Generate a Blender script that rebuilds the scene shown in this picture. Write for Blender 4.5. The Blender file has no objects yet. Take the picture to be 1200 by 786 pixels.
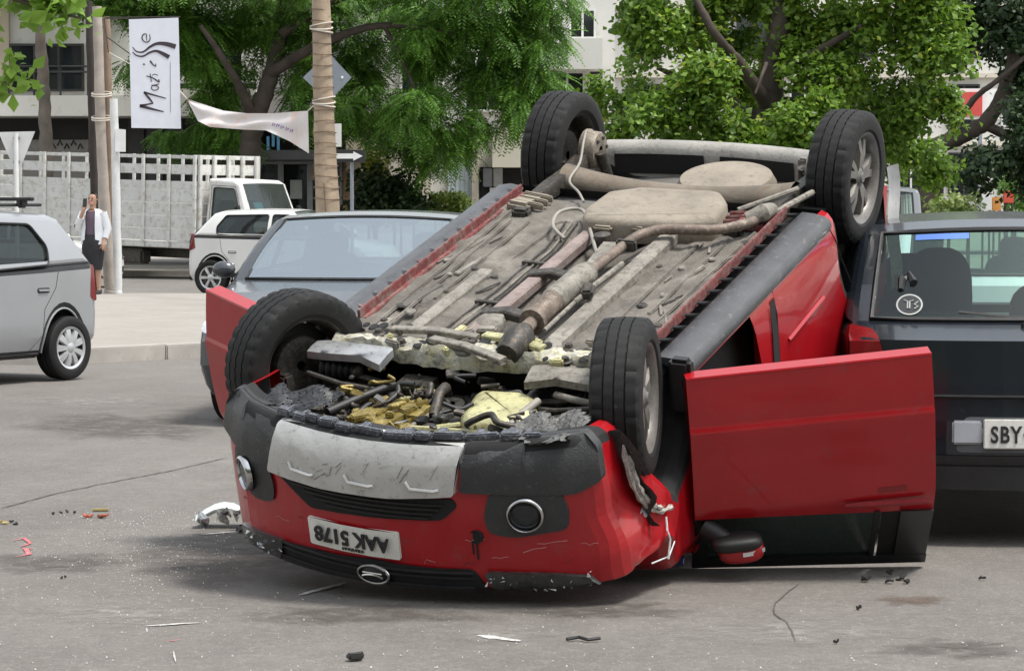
import bpy, bmesh, math, random
import numpy as np
from mathutils import Vector, Matrix, Euler

R = math.radians
rnd = random.Random(7)
scene = bpy.context.scene
COL = scene.collection

# ------------------------------------------------------------------ camera
FPX = 3000.0; HOR = 230.0; CAMZ = 1.48
PITCH = math.atan((393 - HOR) / FPX)
cd = bpy.data.cameras.new('camera'); cam = bpy.data.objects.new('camera', cd); COL.objects.link(cam)
cam.location = (0, 0, CAMZ); cam.rotation_euler = (math.pi / 2 - PITCH, 0, 0)
cd.sensor_width = 36; cd.lens = 36 * FPX / 1200; cd.clip_start = .1; cd.clip_end = 2000
scene.camera = cam

# ------------------------------------------------------------------ light
SUN_EL, SUN_AZ = R(68), R(115)          # azimuth clockwise from +Y
world = bpy.data.worlds.new('World'); scene.world = world; world.use_nodes = True
wn = world.node_tree.nodes; wl = world.node_tree.links
sky = wn.new('ShaderNodeTexSky'); sky.sky_type = 'NISHITA'; sky.sun_disc = False
sky.sun_elevation = SUN_EL; sky.sun_rotation = SUN_AZ; sky.air_density = 2.0; sky.dust_density = 2.0; sky.ozone_density = .6
hsv = wn.new('ShaderNodeHueSaturation'); hsv.inputs['Saturation'].default_value = .3
wl.new(sky.outputs[0], hsv.inputs['Color'])
wl.new(hsv.outputs[0], wn['Background'].inputs[0]); wn['Background'].inputs[1].default_value = .09
sd = bpy.data.lights.new('sun', 'SUN'); sd.energy = 1.5; sd.angle = R(12); sd.color = (1, .95, .87)
sun = bpy.data.objects.new('sun', sd); COL.objects.link(sun)
sun.rotation_euler = (math.pi / 2 - SUN_EL, 0, math.pi - SUN_AZ)
scene.view_settings.view_transform = 'Standard'; scene.view_settings.look = 'None'
scene.view_settings.exposure = 1.48; scene.view_settings.gamma = 1

# ------------------------------------------------------------------ pixel helpers (photograph 1200 x 786)
def ray(u, v):
    x, y = (u - 600) / FPX, (393 - v) / FPX
    c, s = math.cos(PITCH), math.sin(PITCH)
    return Vector((x, c + y * s, -s + y * c))
def gz(y): return .08 - .008 * y            # the street falls gently away from the camera
def P(u, v, Y):
    d = ray(u, v); return Vector((0, 0, CAMZ)) + d * (Y / d.y)
def G(u, v, h=0.0):
    d = ray(u, v); t = (.08 + h - CAMZ) / (d.z + .008 * d.y); return Vector((0, 0, CAMZ)) + d * t

# ------------------------------------------------------------------ materials
MATS = {}
def mat(name, col, rough=.5, metal=0., var=.12, scale=6., bump=0., bscale=60., coat=0., col2=None, mixpos=.5, mixw=.15, mscale=None, spec=.5, dirt=None, dirt_amt=.0, trans=0., alpha=1.):
    if name in MATS: return MATS[name]
    m = bpy.data.materials.new(name); m.use_nodes = True; MATS[name] = m
    nt = m.node_tree; N = nt.nodes; L = nt.links; b = N['Principled BSDF']
    tc = N.new('ShaderNodeTexCoord'); src = tc.outputs['Object']
    def noise(sc, det=5, rg=.55):
        n = N.new('ShaderNodeTexNoise'); n.inputs['Scale'].default_value = sc; n.inputs['Detail'].default_value = det; n.inputs['Roughness'].default_value = rg
        L.new(src, n.inputs['Vector']); return n.outputs['Fac']
    def ramp(f, a, c):
        r = N.new('ShaderNodeMapRange'); r.inputs[1].default_value = a; r.inputs[2].default_value = c; r.clamp = True
        L.new(f, r.inputs[0]); return r.outputs[0]
    def mix(f, a, c, mode='MIX'):
        x = N.new('ShaderNodeMix'); x.data_type = 'RGBA'; x.blend_type = mode
        if isinstance(f, float): x.inputs[0].default_value = f
        else: L.new(f, x.inputs[0])
        for k, q in ((6, a), (7, c)):
            if isinstance(q, tuple): x.inputs[k].default_value = (*q, 1)
            else: L.new(q, x.inputs[k])
        return x.outputs[2]
    c = tuple(col); out = None
    if var > 0:
        out = mix(ramp(noise(scale), .3, .7), tuple(v * (1 - var) for v in c), tuple(min(1, v * (1 + var)) for v in c))
    if col2 is not None:
        out = mix(ramp(noise(mscale or scale * 2.3, 7, .62), mixpos - mixw, mixpos + mixw), out if out is not None else c, tuple(col2))
    if dirt is not None:
        out = mix(ramp(noise(scale * 3.7, 8, .7), .62 - dirt_amt, .82 - dirt_amt), out if out is not None else c, tuple(dirt))
    if out is not None: L.new(out, b.inputs['Base Color'])
    else: b.inputs['Base Color'].default_value = (*c, 1)
    if rough > .05 and var > 0:
        r = N.new('ShaderNodeMapRange'); r.inputs[3].default_value = max(0, rough * .8); r.inputs[4].default_value = min(1, rough * 1.2)
        L.new(noise(scale * 1.7), r.inputs[0]); L.new(r.outputs[0], b.inputs['Roughness'])
    else: b.inputs['Roughness'].default_value = rough
    b.inputs['Metallic'].default_value = metal; b.inputs['Coat Weight'].default_value = coat; b.inputs['Coat Roughness'].default_value = .06
    b.inputs['Specular IOR Level'].default_value = spec
    if bump > 0:
        bp = N.new('ShaderNodeBump'); bp.inputs['Strength'].default_value = bump; bp.inputs['Distance'].default_value = .02
        L.new(noise(bscale, 8, .65), bp.inputs['Height']); L.new(bp.outputs[0], b.inputs['Normal'])
    return m
def glass(name, tint, amount, rough=.03, ior=1.5):
    """a car or shop pane: glossy reflection over a partly see-through tinted body"""
    if name in MATS: return MATS[name]
    m = bpy.data.materials.new(name); m.use_nodes = True; MATS[name] = m
    nt = m.node_tree; N = nt.nodes; L = nt.links; N.clear()
    o = N.new('ShaderNodeOutputMaterial'); tr = N.new('ShaderNodeBsdfTransparent'); tr.inputs[0].default_value = (*tint, 1)
    df = N.new('ShaderNodeBsdfDiffuse'); df.inputs[0].default_value = (*[t * .12 for t in tint], 1)
    m1 = N.new('ShaderNodeMixShader'); m1.inputs[0].default_value = amount; L.new(tr.outputs[0], m1.inputs[1]); L.new(df.outputs[0], m1.inputs[2])
    gl = N.new('ShaderNodeBsdfGlossy'); gl.inputs['Roughness'].default_value = rough; gl.inputs[0].default_value = (.86, .95, 1, 1)
    r0 = ((ior - 1) / (ior + 1)) ** 2; lw = N.new('ShaderNodeLayerWeight'); lw.inputs[0].default_value = .5
    pw = N.new('ShaderNodeMath'); pw.operation = 'POWER'; pw.inputs[1].default_value = 5; L.new(lw.outputs['Facing'], pw.inputs[0])
    fr = N.new('ShaderNodeMath'); fr.operation = 'MULTIPLY_ADD'; fr.inputs[1].default_value = 1 - r0; fr.inputs[2].default_value = r0; L.new(pw.outputs[0], fr.inputs[0])
    m2 = N.new('ShaderNodeMixShader'); L.new(fr.outputs[0], m2.inputs[0]); L.new(m1.outputs[0], m2.inputs[1]); L.new(gl.outputs[0], m2.inputs[2])
    L.new(m2.outputs[0], o.inputs[0]); return m

M_BLACK = mat('black_plastic', (.011, .011, .012), .5, var=.25, scale=14, bump=.12, bscale=200)
M_VOID = mat('dark_interior', (.008, .008, .009), .85, var=.3)
M_RUB = mat('tyre_rubber', (.009, .009, .0095), .7, var=.3, scale=9, bump=.15, bscale=150, dirt=(.045, .042, .038), dirt_amt=.02, spec=.35)
M_CHROME = mat('chrome', (.50, .50, .51), .2, 1., var=.15)
M_ALLOY = mat('alloy', (.17, .16, .15), .45, .35, var=.2, scale=10, dirt=(.10, .085, .07), dirt_amt=.1)
M_HUB = mat('hubcap_silver', (.50, .51, .53), .4, .6, var=.1)
M_STEEL = mat('dark_steel', (.05, .048, .045), .55, .5, var=.4, scale=15, dirt=(.16, .12, .08), dirt_amt=.12)
M_GLASS = glass('car_glass', (.60, .68, .66), .45)
M_DGLASS = glass('dark_car_glass', (.30, .34, .33), .35)
M_CLEAR = glass('windscreen_glass', (.78, .88, .84), .1)
M_TAIL = mat('red_lens', (.16, .008, .010), .2, var=.2, scale=20, coat=.5)
M_LAMP = mat('lamp_lens', (.62, .64, .66), .12, .35, var=.2, scale=30, coat=.5)
M_PLATE = mat('plate_white', (.70, .70, .66), .45, var=.06, scale=25, dirt=(.35, .33, .28), dirt_amt=.06)
M_INK = mat('ink_black', (.02, .02, .022), .5, var=.1)

# ------------------------------------------------------------------ mesh helpers
class MB:
    def __init__(s): s.v = []; s.f = []; s.m = []
    def add(s, verts, faces, mi=0):
        o = len(s.v); s.v += [tuple(p) for p in verts]
        for f in faces: s.f.append([i + o for i in f]); s.m.append(mi)
        return s
    def box(s, c, size, rot=None, b=0., mi=0):
        hx, hy, hz = [q / 2 for q in size]; b = min(b, hx * .9, hy * .9, hz * .9)
        c = Vector(c); Rm = (rot.to_matrix() if isinstance(rot, Euler) else rot) if rot is not None else None
        if b <= 0:
            vs = [Vector((x, y, z)) for x in (-hx, hx) for y in (-hy, hy) for z in (-hz, hz)]
            fs = [(0, 1, 3, 2), (4, 6, 7, 5), (0, 4, 5, 1), (2, 3, 7, 6), (0, 2, 6, 4), (1, 5, 7, 3)]
        else:
            bm = bmesh.new(); bmesh.ops.create_cube(bm, size=1)
            for q in bm.verts: q.co = Vector((q.co.x * 2 * hx, q.co.y * 2 * hy, q.co.z * 2 * hz))
            bmesh.ops.bevel(bm, geom=bm.edges[:], offset=b, segments=2, affect='EDGES')
            bm.verts.index_update(); vs = [q.co.copy() for q in bm.verts]; fs = [[q.index for q in f.verts] for f in bm.faces]; bm.free()
        if Rm is not None: vs = [Rm @ q for q in vs]
        return s.add([q + c for q in vs], fs, mi)
    def tube(s, path, r, n=8, mi=0, caps=True, closed=False):
        path = [Vector(p) for p in path]; k = len(path); rs = r if isinstance(r, (list, tuple)) else [r] * k
        rings = []; prev = None
        for i, p in enumerate(path):
            a = path[(i - 1) % k] if (i > 0 or closed) else p; c = path[(i + 1) % k] if (i < k - 1 or closed) else p
            t = (c - a); t = t.normalized() if t.length > 1e-9 else Vector((0, 0, 1))
            if prev is None:
                u = t.cross(Vector((0, 0, 1)));
                if u.length < .1: u = t.cross(Vector((1, 0, 0)))
            else: u = prev - t * prev.dot(t)
            u.normalize(); prev = u; w = t.cross(u)
            rings.append([p + (u * math.cos(2 * math.pi * j / n) + w * math.sin(2 * math.pi * j / n)) * rs[i] for j in range(n)])
        vs = [q for g in rings for q in g]; fs = []
        m = k if closed else k - 1
        for i in range(m):
            i2 = (i + 1) % k
            for j in range(n): fs.append((i * n + j, i * n + (j + 1) % n, i2 * n + (j + 1) % n, i2 * n + j))
        if caps and not closed: fs += [tuple(range(n))[::-1], tuple((k - 1) * n + j for j in range(n))]
        return s.add(vs, fs, mi)
    def lathe(s, prof, origin=(0, 0, 0), axis='Y', n=32, mi=0, wob=None, caps=False):
        """prof: list of (radius, along)"""
        o = Vector(origin); vs = []; k = len(prof)
        for j in range(n):
            a = 2 * math.pi * j / n; ca, sa = math.cos(a), math.sin(a)
            for i, (r, h) in enumerate(prof):
                rr = r + (wob(i, j) if wob else 0)
                q = {'Y': (rr * ca, h, rr * sa), 'Z': (rr * ca, rr * sa, h), 'X': (h, rr * ca, rr * sa)}[axis]
                vs.append(o + Vector(q))
        fs = []
        for j in range(n):
            j2 = (j + 1) % n
            for i in range(k - 1): fs.append((j * k + i, j2 * k + i, j2 * k + i + 1, j * k + i + 1))
        if caps: fs += [tuple(j * k for j in range(n)), tuple(j * k + k - 1 for j in range(n))[::-1]]
        return s.add(vs, fs, mi)
    def grid(s, rows, mi=0, flip=False):
        k = len(rows[0]); vs = [p for r in rows for p in r]; fs = []
        for i in range(len(rows) - 1):
            for j in range(k - 1):
                f = (i * k + j, i * k + j + 1, (i + 1) * k + j + 1, (i + 1) * k + j); fs.append(f[::-1] if flip else f)
        return s.add(vs, fs, mi)
    def prism(s, poly, o, ux, uy, th, mi=0):
        """polygon in the plane (ux, uy) at o, extruded by th along ux x uy"""
        o, ux, uy = Vector(o), Vector(ux).normalized(), Vector(uy).normalized(); n = ux.cross(uy); k = len(poly)
        a = [o + ux * x + uy * y for x, y in poly]; vs = a + [p + n * th for p in a]
        fs = [tuple(range(k))[::-1], tuple(range(k, 2 * k))] + [(i, (i + 1) % k, k + (i + 1) % k, k + i) for i in range(k)]
        return s.add(vs, fs, mi)
    def build(s, name, mats, parent=None, ang=38, fn=None, fixn=False):
        me = bpy.data.meshes.new(name)
        vs = [tuple(fn(Vector(p))) for p in s.v] if fn else s.v
        me.from_pydata(vs, [], s.f); ms = mats if isinstance(mats, (list, tuple)) else [mats]
        for q in ms: me.materials.append(q)
        if len(ms) > 1: me.polygons.foreach_set('material_index', s.m)
        if fixn:
            bm = bmesh.new(); bm.from_mesh(me); bmesh.ops.remove_doubles(bm, verts=bm.verts, dist=1e-5); bmesh.ops.recalc_face_normals(bm, faces=bm.faces); bm.to_mesh(me); bm.free()
        if ang:
            me.polygons.foreach_set('use_smooth', [True] * len(me.polygons)); me.set_sharp_from_angle(angle=R(ang))
        me.validate(); me.update()
        o = bpy.data.objects.new(name, me); COL.objects.link(o)
        if parent is not None: o.parent = parent
        return o
def tag(o, label=None, cat=None, group=None, kind=None):
    for k, q in (('label', label), ('category', cat), ('group', group), ('kind', kind)):
        if q: o[k] = q
    return o
def empty(name, loc=(0, 0, 0), rz=0.0, label=None, cat=None, group=None):
    o = bpy.data.objects.new(name, None); COL.objects.link(o); o.location = loc; o.rotation_euler = (0, 0, rz); o.empty_display_size = .2
    return tag(o, label, cat, group)
def copy_tree(o, parent=None):
    c = o.copy(); COL.objects.link(c); c.parent = parent
    if parent is not None: c.matrix_parent_inverse = o.matrix_parent_inverse
    for ch in [q for q in KIDS(o)]: copy_tree(ch, c)
    return c
def KIDS(o): return [q for q in bpy.data.objects if q.parent == o]

def fill2d(loops, cx=.15, cz=.12):
    """triangulated 2-D region (outer loop, then holes), cut by a grid so that it can bend"""
    bm = bmesh.new(); es = []
    for lp in loops:
        vs = [bm.verts.new((x, 0, z)) for x, z in lp]
        es += [bm.edges.new((vs[i], vs[(i + 1) % len(vs)])) for i in range(len(vs))]
    bmesh.ops.triangle_fill(bm, use_beauty=True, use_dissolve=False, edges=es)
    xs = [v.co.x for v in bm.verts]; zs = [v.co.z for v in bm.verts]
    for ax, lo, hi, st in ((0, min(xs), max(xs), cx), (2, min(zs), max(zs), cz)):
        q = lo + st
        while q < hi - 1e-3:
            co = [0, 0, 0]; no = [0, 0, 0]; co[ax] = q; no[ax] = 1
            bmesh.ops.bisect_plane(bm, geom=bm.verts[:] + bm.edges[:] + bm.faces[:], plane_co=co, plane_no=no, dist=1e-5); q += st
    bmesh.ops.recalc_face_normals(bm, faces=bm.faces); bm.verts.index_update()
    V = [(v.co.x, v.co.z) for v in bm.verts]; F = []
    for f in bm.faces:
        ix = [v.index for v in f.verts]; a = sum(V[ix[i]][0] * V[ix[(i + 1) % len(ix)]][1] - V[ix[(i + 1) % len(ix)]][0] * V[ix[i]][1] for i in range(len(ix)))
        F.append(ix if a > 0 else ix[::-1])
    bm.free(); return V, F

def area(p): return sum(p[i][0] * p[(i + 1) % len(p)][1] - p[(i + 1) % len(p)][0] * p[i][1] for i in range(len(p))) / 2
def inset(p, r):
    s = 1 if area(p) > 0 else -1; out = []; n = len(p)
    for i in range(n):
        a, b, c = p[i - 1], p[i], p[(i + 1) % n]
        d1 = Vector((b[0] - a[0], b[1] - a[1])).normalized(); d2 = Vector((c[0] - b[0], c[1] - b[1])).normalized()
        n1 = Vector((-d1.y, d1.x)) * s; n2 = Vector((-d2.y, d2.x)) * s; m = (n1 + n2); m = m.normalized() if m.length > 1e-6 else n1
        k = 1 / max(.5, m.dot(n1)); out.append((b[0] + m.x * r * k, b[1] + m.y * r * k))
    return out
def smooth_poly(pts, it=1):
    """Chaikin corner cutting on an open list of (x, z, flag)"""
    for _ in range(it):
        q = [pts[0]]
        for a, b in zip(pts, pts[1:]):
            q += [(a[0] * .75 + b[0] * .25, a[1] * .75 + b[1] * .25, a[2]), (a[0] * .25 + b[0] * .75, a[1] * .25 + b[1] * .75, a[2])]
        pts = q + [pts[-1]]
    return pts
def rpoly(pts, r, n=3):
    """rounded closed polygon"""
    out = []; k = len(pts)
    for i in range(k):
        a, b, c = Vector(pts[i - 1]), Vector(pts[i]), Vector(pts[(i + 1) % k])
        u = (a - b); w = (c - b); q = min(r, u.length * .45, w.length * .45); p0 = b + u.normalized() * q; p1 = b + w.normalized() * q
        for j in range(n + 1):
            t = j / n; out.append(tuple(p0 * (1 - t) ** 2 + b * 2 * t * (1 - t) + p1 * t * t))
    return out
def ss(a, b, x):
    t = max(0, min(1, (x - a) / (b - a))); return t * t * (3 - 2 * t)

class Shell:
    """body made from a side outline (x, z): sides at +-W, rounded edges, cross strips; D bends it to a car's curves"""
    def __init__(s, W, D): s.W, s.D = W, D
    def shell(s, outline, r=.05, holes_l=(), holes_r=(), pmap={'p': 0, 'k': 1}, ycols=12, mb=None, split=.12, gsplit=None, gedge=.07):
        W, D = s.W, s.D; mb = mb or MB(); pts = []
        n = len(outline)
        for i in range(n):
            x0, z0, fl = outline[i]; x1, z1, _ = outline[(i + 1) % n]; L = math.hypot(x1 - x0, z1 - z0); k = max(1, int(L / split + .5))
            for j in range(k): pts.append((x0 + (x1 - x0) * j / k, z0 + (z1 - z0) * j / k, fl))
        p2 = [(a, b) for a, b, _ in pts]; n = len(pts); ccw = area(p2) > 0
        rings = []
        for k in range(4):
            a = k / 3 * math.pi / 2; rings.append((inset(p2, r * (1 - math.cos(a))) if k else p2, W - r + r * math.sin(a)))
        for sg, holes in ((1, holes_l), (-1, holes_r)):
            flip = (sg > 0) != ccw
            for k in range(3):
                (pa, ya), (pb, yb) = rings[k], rings[k + 1]
                for i in range(n):
                    i2 = (i + 1) % n; fl = pts[i][2]
                    if fl == 'n': continue
                    q = [D(pa[i][0], sg * ya, pa[i][1]), D(pa[i2][0], sg * ya, pa[i2][1]), D(pb[i2][0], sg * yb, pb[i2][1]), D(pb[i][0], sg * yb, pb[i][1])]
                    mb.add(q, [(0, 1, 2, 3) if flip else (3, 2, 1, 0)], pmap.get(fl, 0))
            V, F = fill2d([rings[3][0]] + list(holes))
            mb.add([D(x, sg * W, z) for x, z in V], [f[::-1] if sg > 0 else f for f in F], 0)
        ye = W - r
        for i in range(n):
            fl = pts[i][2]
            if fl in 'on': continue
            i2 = (i + 1) % n
            if fl == 'g': spans = [(-ye, -ye + gedge, 2), (ye - gedge, ye, 2)]
            else: spans = [(-ye, ye, ycols)]
            for y0, y1, kk in spans:
                for j in range(kk):
                    a, b = y0 + (y1 - y0) * j / kk, y0 + (y1 - y0) * (j + 1) / kk
                    q = [D(pts[i][0], a, pts[i][1]), D(pts[i2][0], a, pts[i2][1]), D(pts[i2][0], b, pts[i2][1]), D(pts[i][0], b, pts[i][1])]
                    mb.add(q, [(0, 1, 2, 3) if not ccw else (3, 2, 1, 0)], pmap.get(fl, 0) if fl != 'g' else 0)
        return mb
    def side(s, poly, sg, off=.002, mb=None, mi=0, back=None):
        mb = mb or MB(); V, F = fill2d([poly], .2, .15); o = s.W + off
        mb.add([s.D(x, sg * o, z) for x, z in V], [f[::-1] if sg > 0 else f for f in F], mi)
        if back is not None:
            k = len(poly); a = [s.D(x, sg * o, z) for x, z in poly] + [s.D(x, sg * (o - back), z) for x, z in poly]
            mb.add(a, [(i, (i + 1) % k, k + (i + 1) % k, k + i) for i in range(k)], mi)
        return mb
    def line(s, path, sg, r=.004, off=0., mb=None, mi=0):
        mb = mb or MB(); q = []
        for (x0, z0), (x1, z1) in zip(path, path[1:]):
            k = max(1, int(math.hypot(x1 - x0, z1 - z0) / .12))
            q += [(x0 + (x1 - x0) * j / k, z0 + (z1 - z0) * j / k) for j in range(k)]
        q.append(path[-1]); return mb.tube([s.D(x, sg * (s.W + off), z) for x, z in q], r, 4, mi)
    def end(s, poly, xf, off=.003, mb=None, mi=0, back=.03, sgn=1, cx=.12, cz=.06):
        """panel on the nose (sgn 1) or tail (-1); poly in (y, z); xf(z) gives x there"""
        mb = mb or MB(); V, F = fill2d([poly], cx, cz)
        mb.add([s.D(xf(z) + sgn * off, y, z) for y, z in V], [f if sgn > 0 else f[::-1] for f in F], mi)
        k = len(poly); a = [s.D(xf(z) + sgn * off, y, z) for y, z in poly] + [s.D(xf(z) + sgn * (off - back), y, z) for y, z in poly]
        fs = [(i, (i + 1) % k, k + (i + 1) % k, k + i) for i in range(k)]
        mb.add(a, fs if (sgn < 0) == (area(poly) > 0) else [f[::-1] for f in fs], mi); return mb

def tyre_mesh(r, w, n=72, ribs=4, blocks=True):
    h = w / 2; sh = r * .965
    prof = [(r * .66, -h * .86), (r * .72, -h * 1.0), (r * .84, -h * 1.03), (sh - .012, -h * .97), (sh, -h * .88)]
    g = []
    tw = 2 * h * .84; rw = tw / ribs; gw = rw * .17; d = .008
    for k in range(ribs):
        a = -tw / 2 + k * rw; b = a + rw
        cr = lambda q: r - (abs(q) / (tw / 2)) ** 2 * r * .02
        if k > 0: a += gw / 2
        if k < ribs - 1: b -= gw / 2
        g += [(cr(a), a), (cr(b), b)]
        if k < ribs - 1: g += [(cr(b) - d, b + .0004), (cr(b) - d, b + gw - .0004)]
    prof += g + [(sh, h * .88), (sh - .012, h * .97), (r * .84, h * 1.03), (r * .72, h * 1.0), (r * .66, h * .86)]
    outer = set([4, 5, len(prof) - 6, len(prof) - 5]) if blocks else set()
    L = len(prof)
    def wob(i, j):
        if not blocks: return 0
        if i in outer: return -.007 if (j + (0 if i < L / 2 else 2)) % 4 == 0 else 0
        if 5 < i < L - 6: return -.0035 if (j + i) % 3 == 0 else 0
        return 0
    return MB().lathe(prof, n=n, wob=wob)
def arch(cx, cz, r, a0, a1, n=12, fl='k'):
    return [(cx + r * math.cos(R(a0 + (a1 - a0) * i / n)), cz + r * math.sin(R(a0 + (a1 - a0) * i / n)), fl) for i in range(n + 1)]
def spl(pts, n=6):
    c = [Vector(p) for p in pts]; out = []
    for a in range(len(c) - 1):
        p0, p1, p2, p3 = c[max(a - 1, 0)], c[a], c[a + 1], c[min(a + 2, len(c) - 1)]
        for k in range(n):
            f = k / n; out.append(.5 * ((2 * p1) + (p2 - p0) * f + (2 * p0 - 5 * p1 + 4 * p2 - p3) * f * f + (3 * p1 - p0 - 3 * p2 + p3) * f ** 3))
    return out + [c[-1]]
def text_curve(txt, size, name, m, parent, matrix, bold=.0, ext=.0012, spacing=1.0, xs=1.0):
    cu = bpy.data.curves.new(name, 'FONT'); cu.body = txt; cu.size = size; cu.extrude = ext; cu.offset = bold; cu.align_x = 'CENTER'; cu.align_y = 'CENTER'; cu.space_character = spacing
    cu.materials.append(m); ob = bpy.data.objects.new(name, cu)
    dg = bpy.context.evaluated_depsgraph_get(); COL.objects.link(ob); dg.update(); me = bpy.data.meshes.new_from_object(ob.evaluated_get(bpy.context.evaluated_depsgraph_get()))
    bpy.data.objects.remove(ob); o = bpy.data.objects.new(name, me); COL.objects.link(o); o.parent = parent
    o.matrix_local = matrix @ Matrix.Diagonal((xs, 1, 1, 1)); return o
# ================================================================== ground
def ground_mat(name, c1, c2, speck, speck_amt, rough=.85, patch=None):
    m = bpy.data.materials.new(name); m.use_nodes = True; nt = m.node_tree; N = nt.nodes; L = nt.links; b = N['Principled BSDF']
    tc = N.new('ShaderNodeTexCoord')
    def noise(s, d=6, r=.6, sx=1., sy=1.):
        mp = N.new('ShaderNodeMapping'); mp.inputs['Scale'].default_value = (sx, sy, 1); L.new(tc.outputs['Object'], mp.inputs[0])
        n = N.new('ShaderNodeTexNoise'); n.inputs['Scale'].default_value = s; n.inputs['Detail'].default_value = d; n.inputs['Roughness'].default_value = r; L.new(mp.outputs[0], n.inputs['Vector']); return n.outputs[0]
    def mr(f, a, c, lo=0, hi=1):
        r = N.new('ShaderNodeMapRange'); r.inputs[1].default_value = a; r.inputs[2].default_value = c; r.inputs[3].default_value = lo; r.inputs[4].default_value = hi; L.new(f, r.inputs[0]); return r.outputs[0]
    def mix(f, a, c):
        x = N.new('ShaderNodeMix'); x.data_type = 'RGBA'; L.new(f, x.inputs[0])
        for k, q in ((6, a), (7, c)):
            if isinstance(q, tuple): x.inputs[k].default_value = (*q, 1)
            else: L.new(q, x.inputs[k])
        return x.outputs[2]
    c = mix(mr(noise(.9, 7, .6), .35, .65), c1, c2)
    if patch: c = mix(mr(noise(.45, 6, .65, 1, .45), .50, .66, 0, .8), c, patch)
    c = mix(mr(noise(5, 8, .75), .38, .62, 0, .45), c, tuple(v * .72 for v in c1))
    c = mix(mr(noise(22, 6, .8), .50, .66, 0, .35), c, speck)
    c = mix(mr(noise(70, 4, .75), .55, .66, 0, speck_amt), c, speck)
    c = mix(mr(noise(48, 5, .75), .42, .32, 0, speck_amt * .9), c, tuple(v * .40 for v in c1))
    L.new(c, b.inputs['Base Color']); b.inputs['Roughness'].default_value = rough
    bp = N.new('ShaderNodeBump'); bp.inputs['Strength'].default_value = .6; bp.inputs['Distance'].default_value = .012; L.new(noise(110, 8, .7), bp.inputs['Height']); L.new(bp.outputs[0], b.inputs['Normal'])
    return m
M_ROAD = ground_mat('worn_grey_asphalt', (.135, .124, .113), (.165, .153, .140), (.27, .253, .235), .75, patch=(.095, .085, .076))
M_WALK = ground_mat('pale_concrete', (.27, .25, .225), (.315, .293, .268), (.38, .36, .335), .3)
mb = MB(); xs_ = [-300, -60, -20, -8, -4, -2, 0, 2, 4, 8, 20, 60, 300]; ys_ = [-60, 0, 4, 8, 12, 16, 20, 30, 45, 60, 90, 150, 400]
mb.grid([[(x, y, gz(y)) for y in ys_] for x in xs_], flip=True); road = mb.build('road', M_ROAD, None, 0); tag(road, kind='structure')
a = .13
PZ = [(-30, 25.5), (-4.3, 24.3), (-2.6, 26), (-2.2, 30), (-1.9, 42.6), (-30, 43.0)]
mb = MB(); k = len(PZ); t = [(x, y, gz(y) + a) for x, y in PZ]; bt = [(x, y, gz(y) - .1) for x, y in PZ]; mb.add(t + bt, [tuple(range(k))] + [(i, k + i, k + (i + 1) % k, (i + 1) % k) for i in range(k)])
walk = tag(mb.build('pavement', M_WALK, None, 0, fixn=True), kind='structure')
mb = MB()
for i in range(len(PZ) - 1):
    p, q = Vector((*PZ[i], 0)), Vector((*PZ[i + 1], 0)); n = max(1, int((q - p).length / 1.0)); d = (q - p).normalized()
    if i > 3: continue
    for j in range(n):
        c = p + (q - p) * ((j + .5) / n); mb2 = MB(); mb2.box((0, 0, 0), ((q - p).length / n - .012, .16, .25), None, b=.012)
        o = mb2.build('kerb_stone', mat('kerb_concrete', (.33, .31, .285), .85, var=.15, scale=4, dirt=(.18, .17, .15), dirt_amt=.05), walk); o.location = (c.x, c.y, gz(c.y) + .012 + a - .12); o.rotation_euler = (0, 0, math.atan2(d.y, d.x))
# far pavement in front of the buildings
mb = MB(); y0, y1 = 60.5, 200; mb.box((0, (y0 + y1) / 2, gz((y0 + y1) / 2) + .03), (240, y1 - y0, .2), Euler((-.008, 0, 0))); tag(mb.build('far_pavement', M_WALK, None, 0), kind='structure')
# grass in the kerb gap
gm = mat('dry_grass', (.14, .16, .05), .9, var=.4, scale=20); mb = MB(); g = random.Random(2)
for i in range(420):
    u = g.gauss(128, 13); c = G(u, 413.5 + g.uniform(-2, 1.5) - (u - 128) * .03); h = g.uniform(.02, .10); a_ = g.uniform(0, 6.28); w = .012
    mb.add([c + Vector((w * math.cos(a_), w * math.sin(a_), 0)), c - Vector((w * math.cos(a_), w * math.sin(a_), 0)), c + Vector((g.uniform(-.03, .03), g.uniform(-.03, .03), h))], [(0, 1, 2)])
tag(mb.build('kerb_grass', gm, None, 0), 'tuft of dry grass growing in the gap along the pavement kerb', 'grass', kind='stuff')
# marks lying on the road: cracks, scrapes, spray paint (flat prints a few mm up)
def on_road(pix, w, name, m, jit=0., h=.004):
    g = random.Random(len(pix) * 7 + int(pix[0][0])); pts = []
    for (u0, v0), (u1, v1) in zip(pix, pix[1:]):
        n = max(2, int(math.hypot(u1 - u0, v1 - v0) / 6))
        for j in range(n): pts.append(G(u0 + (u1 - u0) * j / n + g.uniform(-jit, jit), v0 + (v1 - v0) * j / n + g.uniform(-jit, jit) * .4))
    pts.append(G(*pix[-1])); mb = MB(); rows = []
    for i, p in enumerate(pts):
        t = (pts[min(i + 1, len(pts) - 1)] - pts[max(i - 1, 0)]).normalized(); s = Vector((-t.y, t.x, 0)); ww = w * (.55 + .6 * g.random()) * min(1, .25 + min(i, len(pts) - 1 - i) * .4)
        rows.append([p + s * ww / 2 + Vector((0, 0, h)), p - s * ww / 2 + Vector((0, 0, h))])
    mb.grid(rows); return mb.build(name, m, road, 0)
M_CRK = mat('crack_tar', (.075, .070, .064), .9); M_WHT = mat('scrape_white', (.42, .41, .40), .85, var=.3, scale=60); M_PNK = mat('spray_pink', (.45, .12, .13), .85, var=.3, scale=60)
on_road([(0, 596), (60, 580), (120, 567), (200, 552), (268, 536)], .013, 'road_crack', M_CRK, .6)
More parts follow.
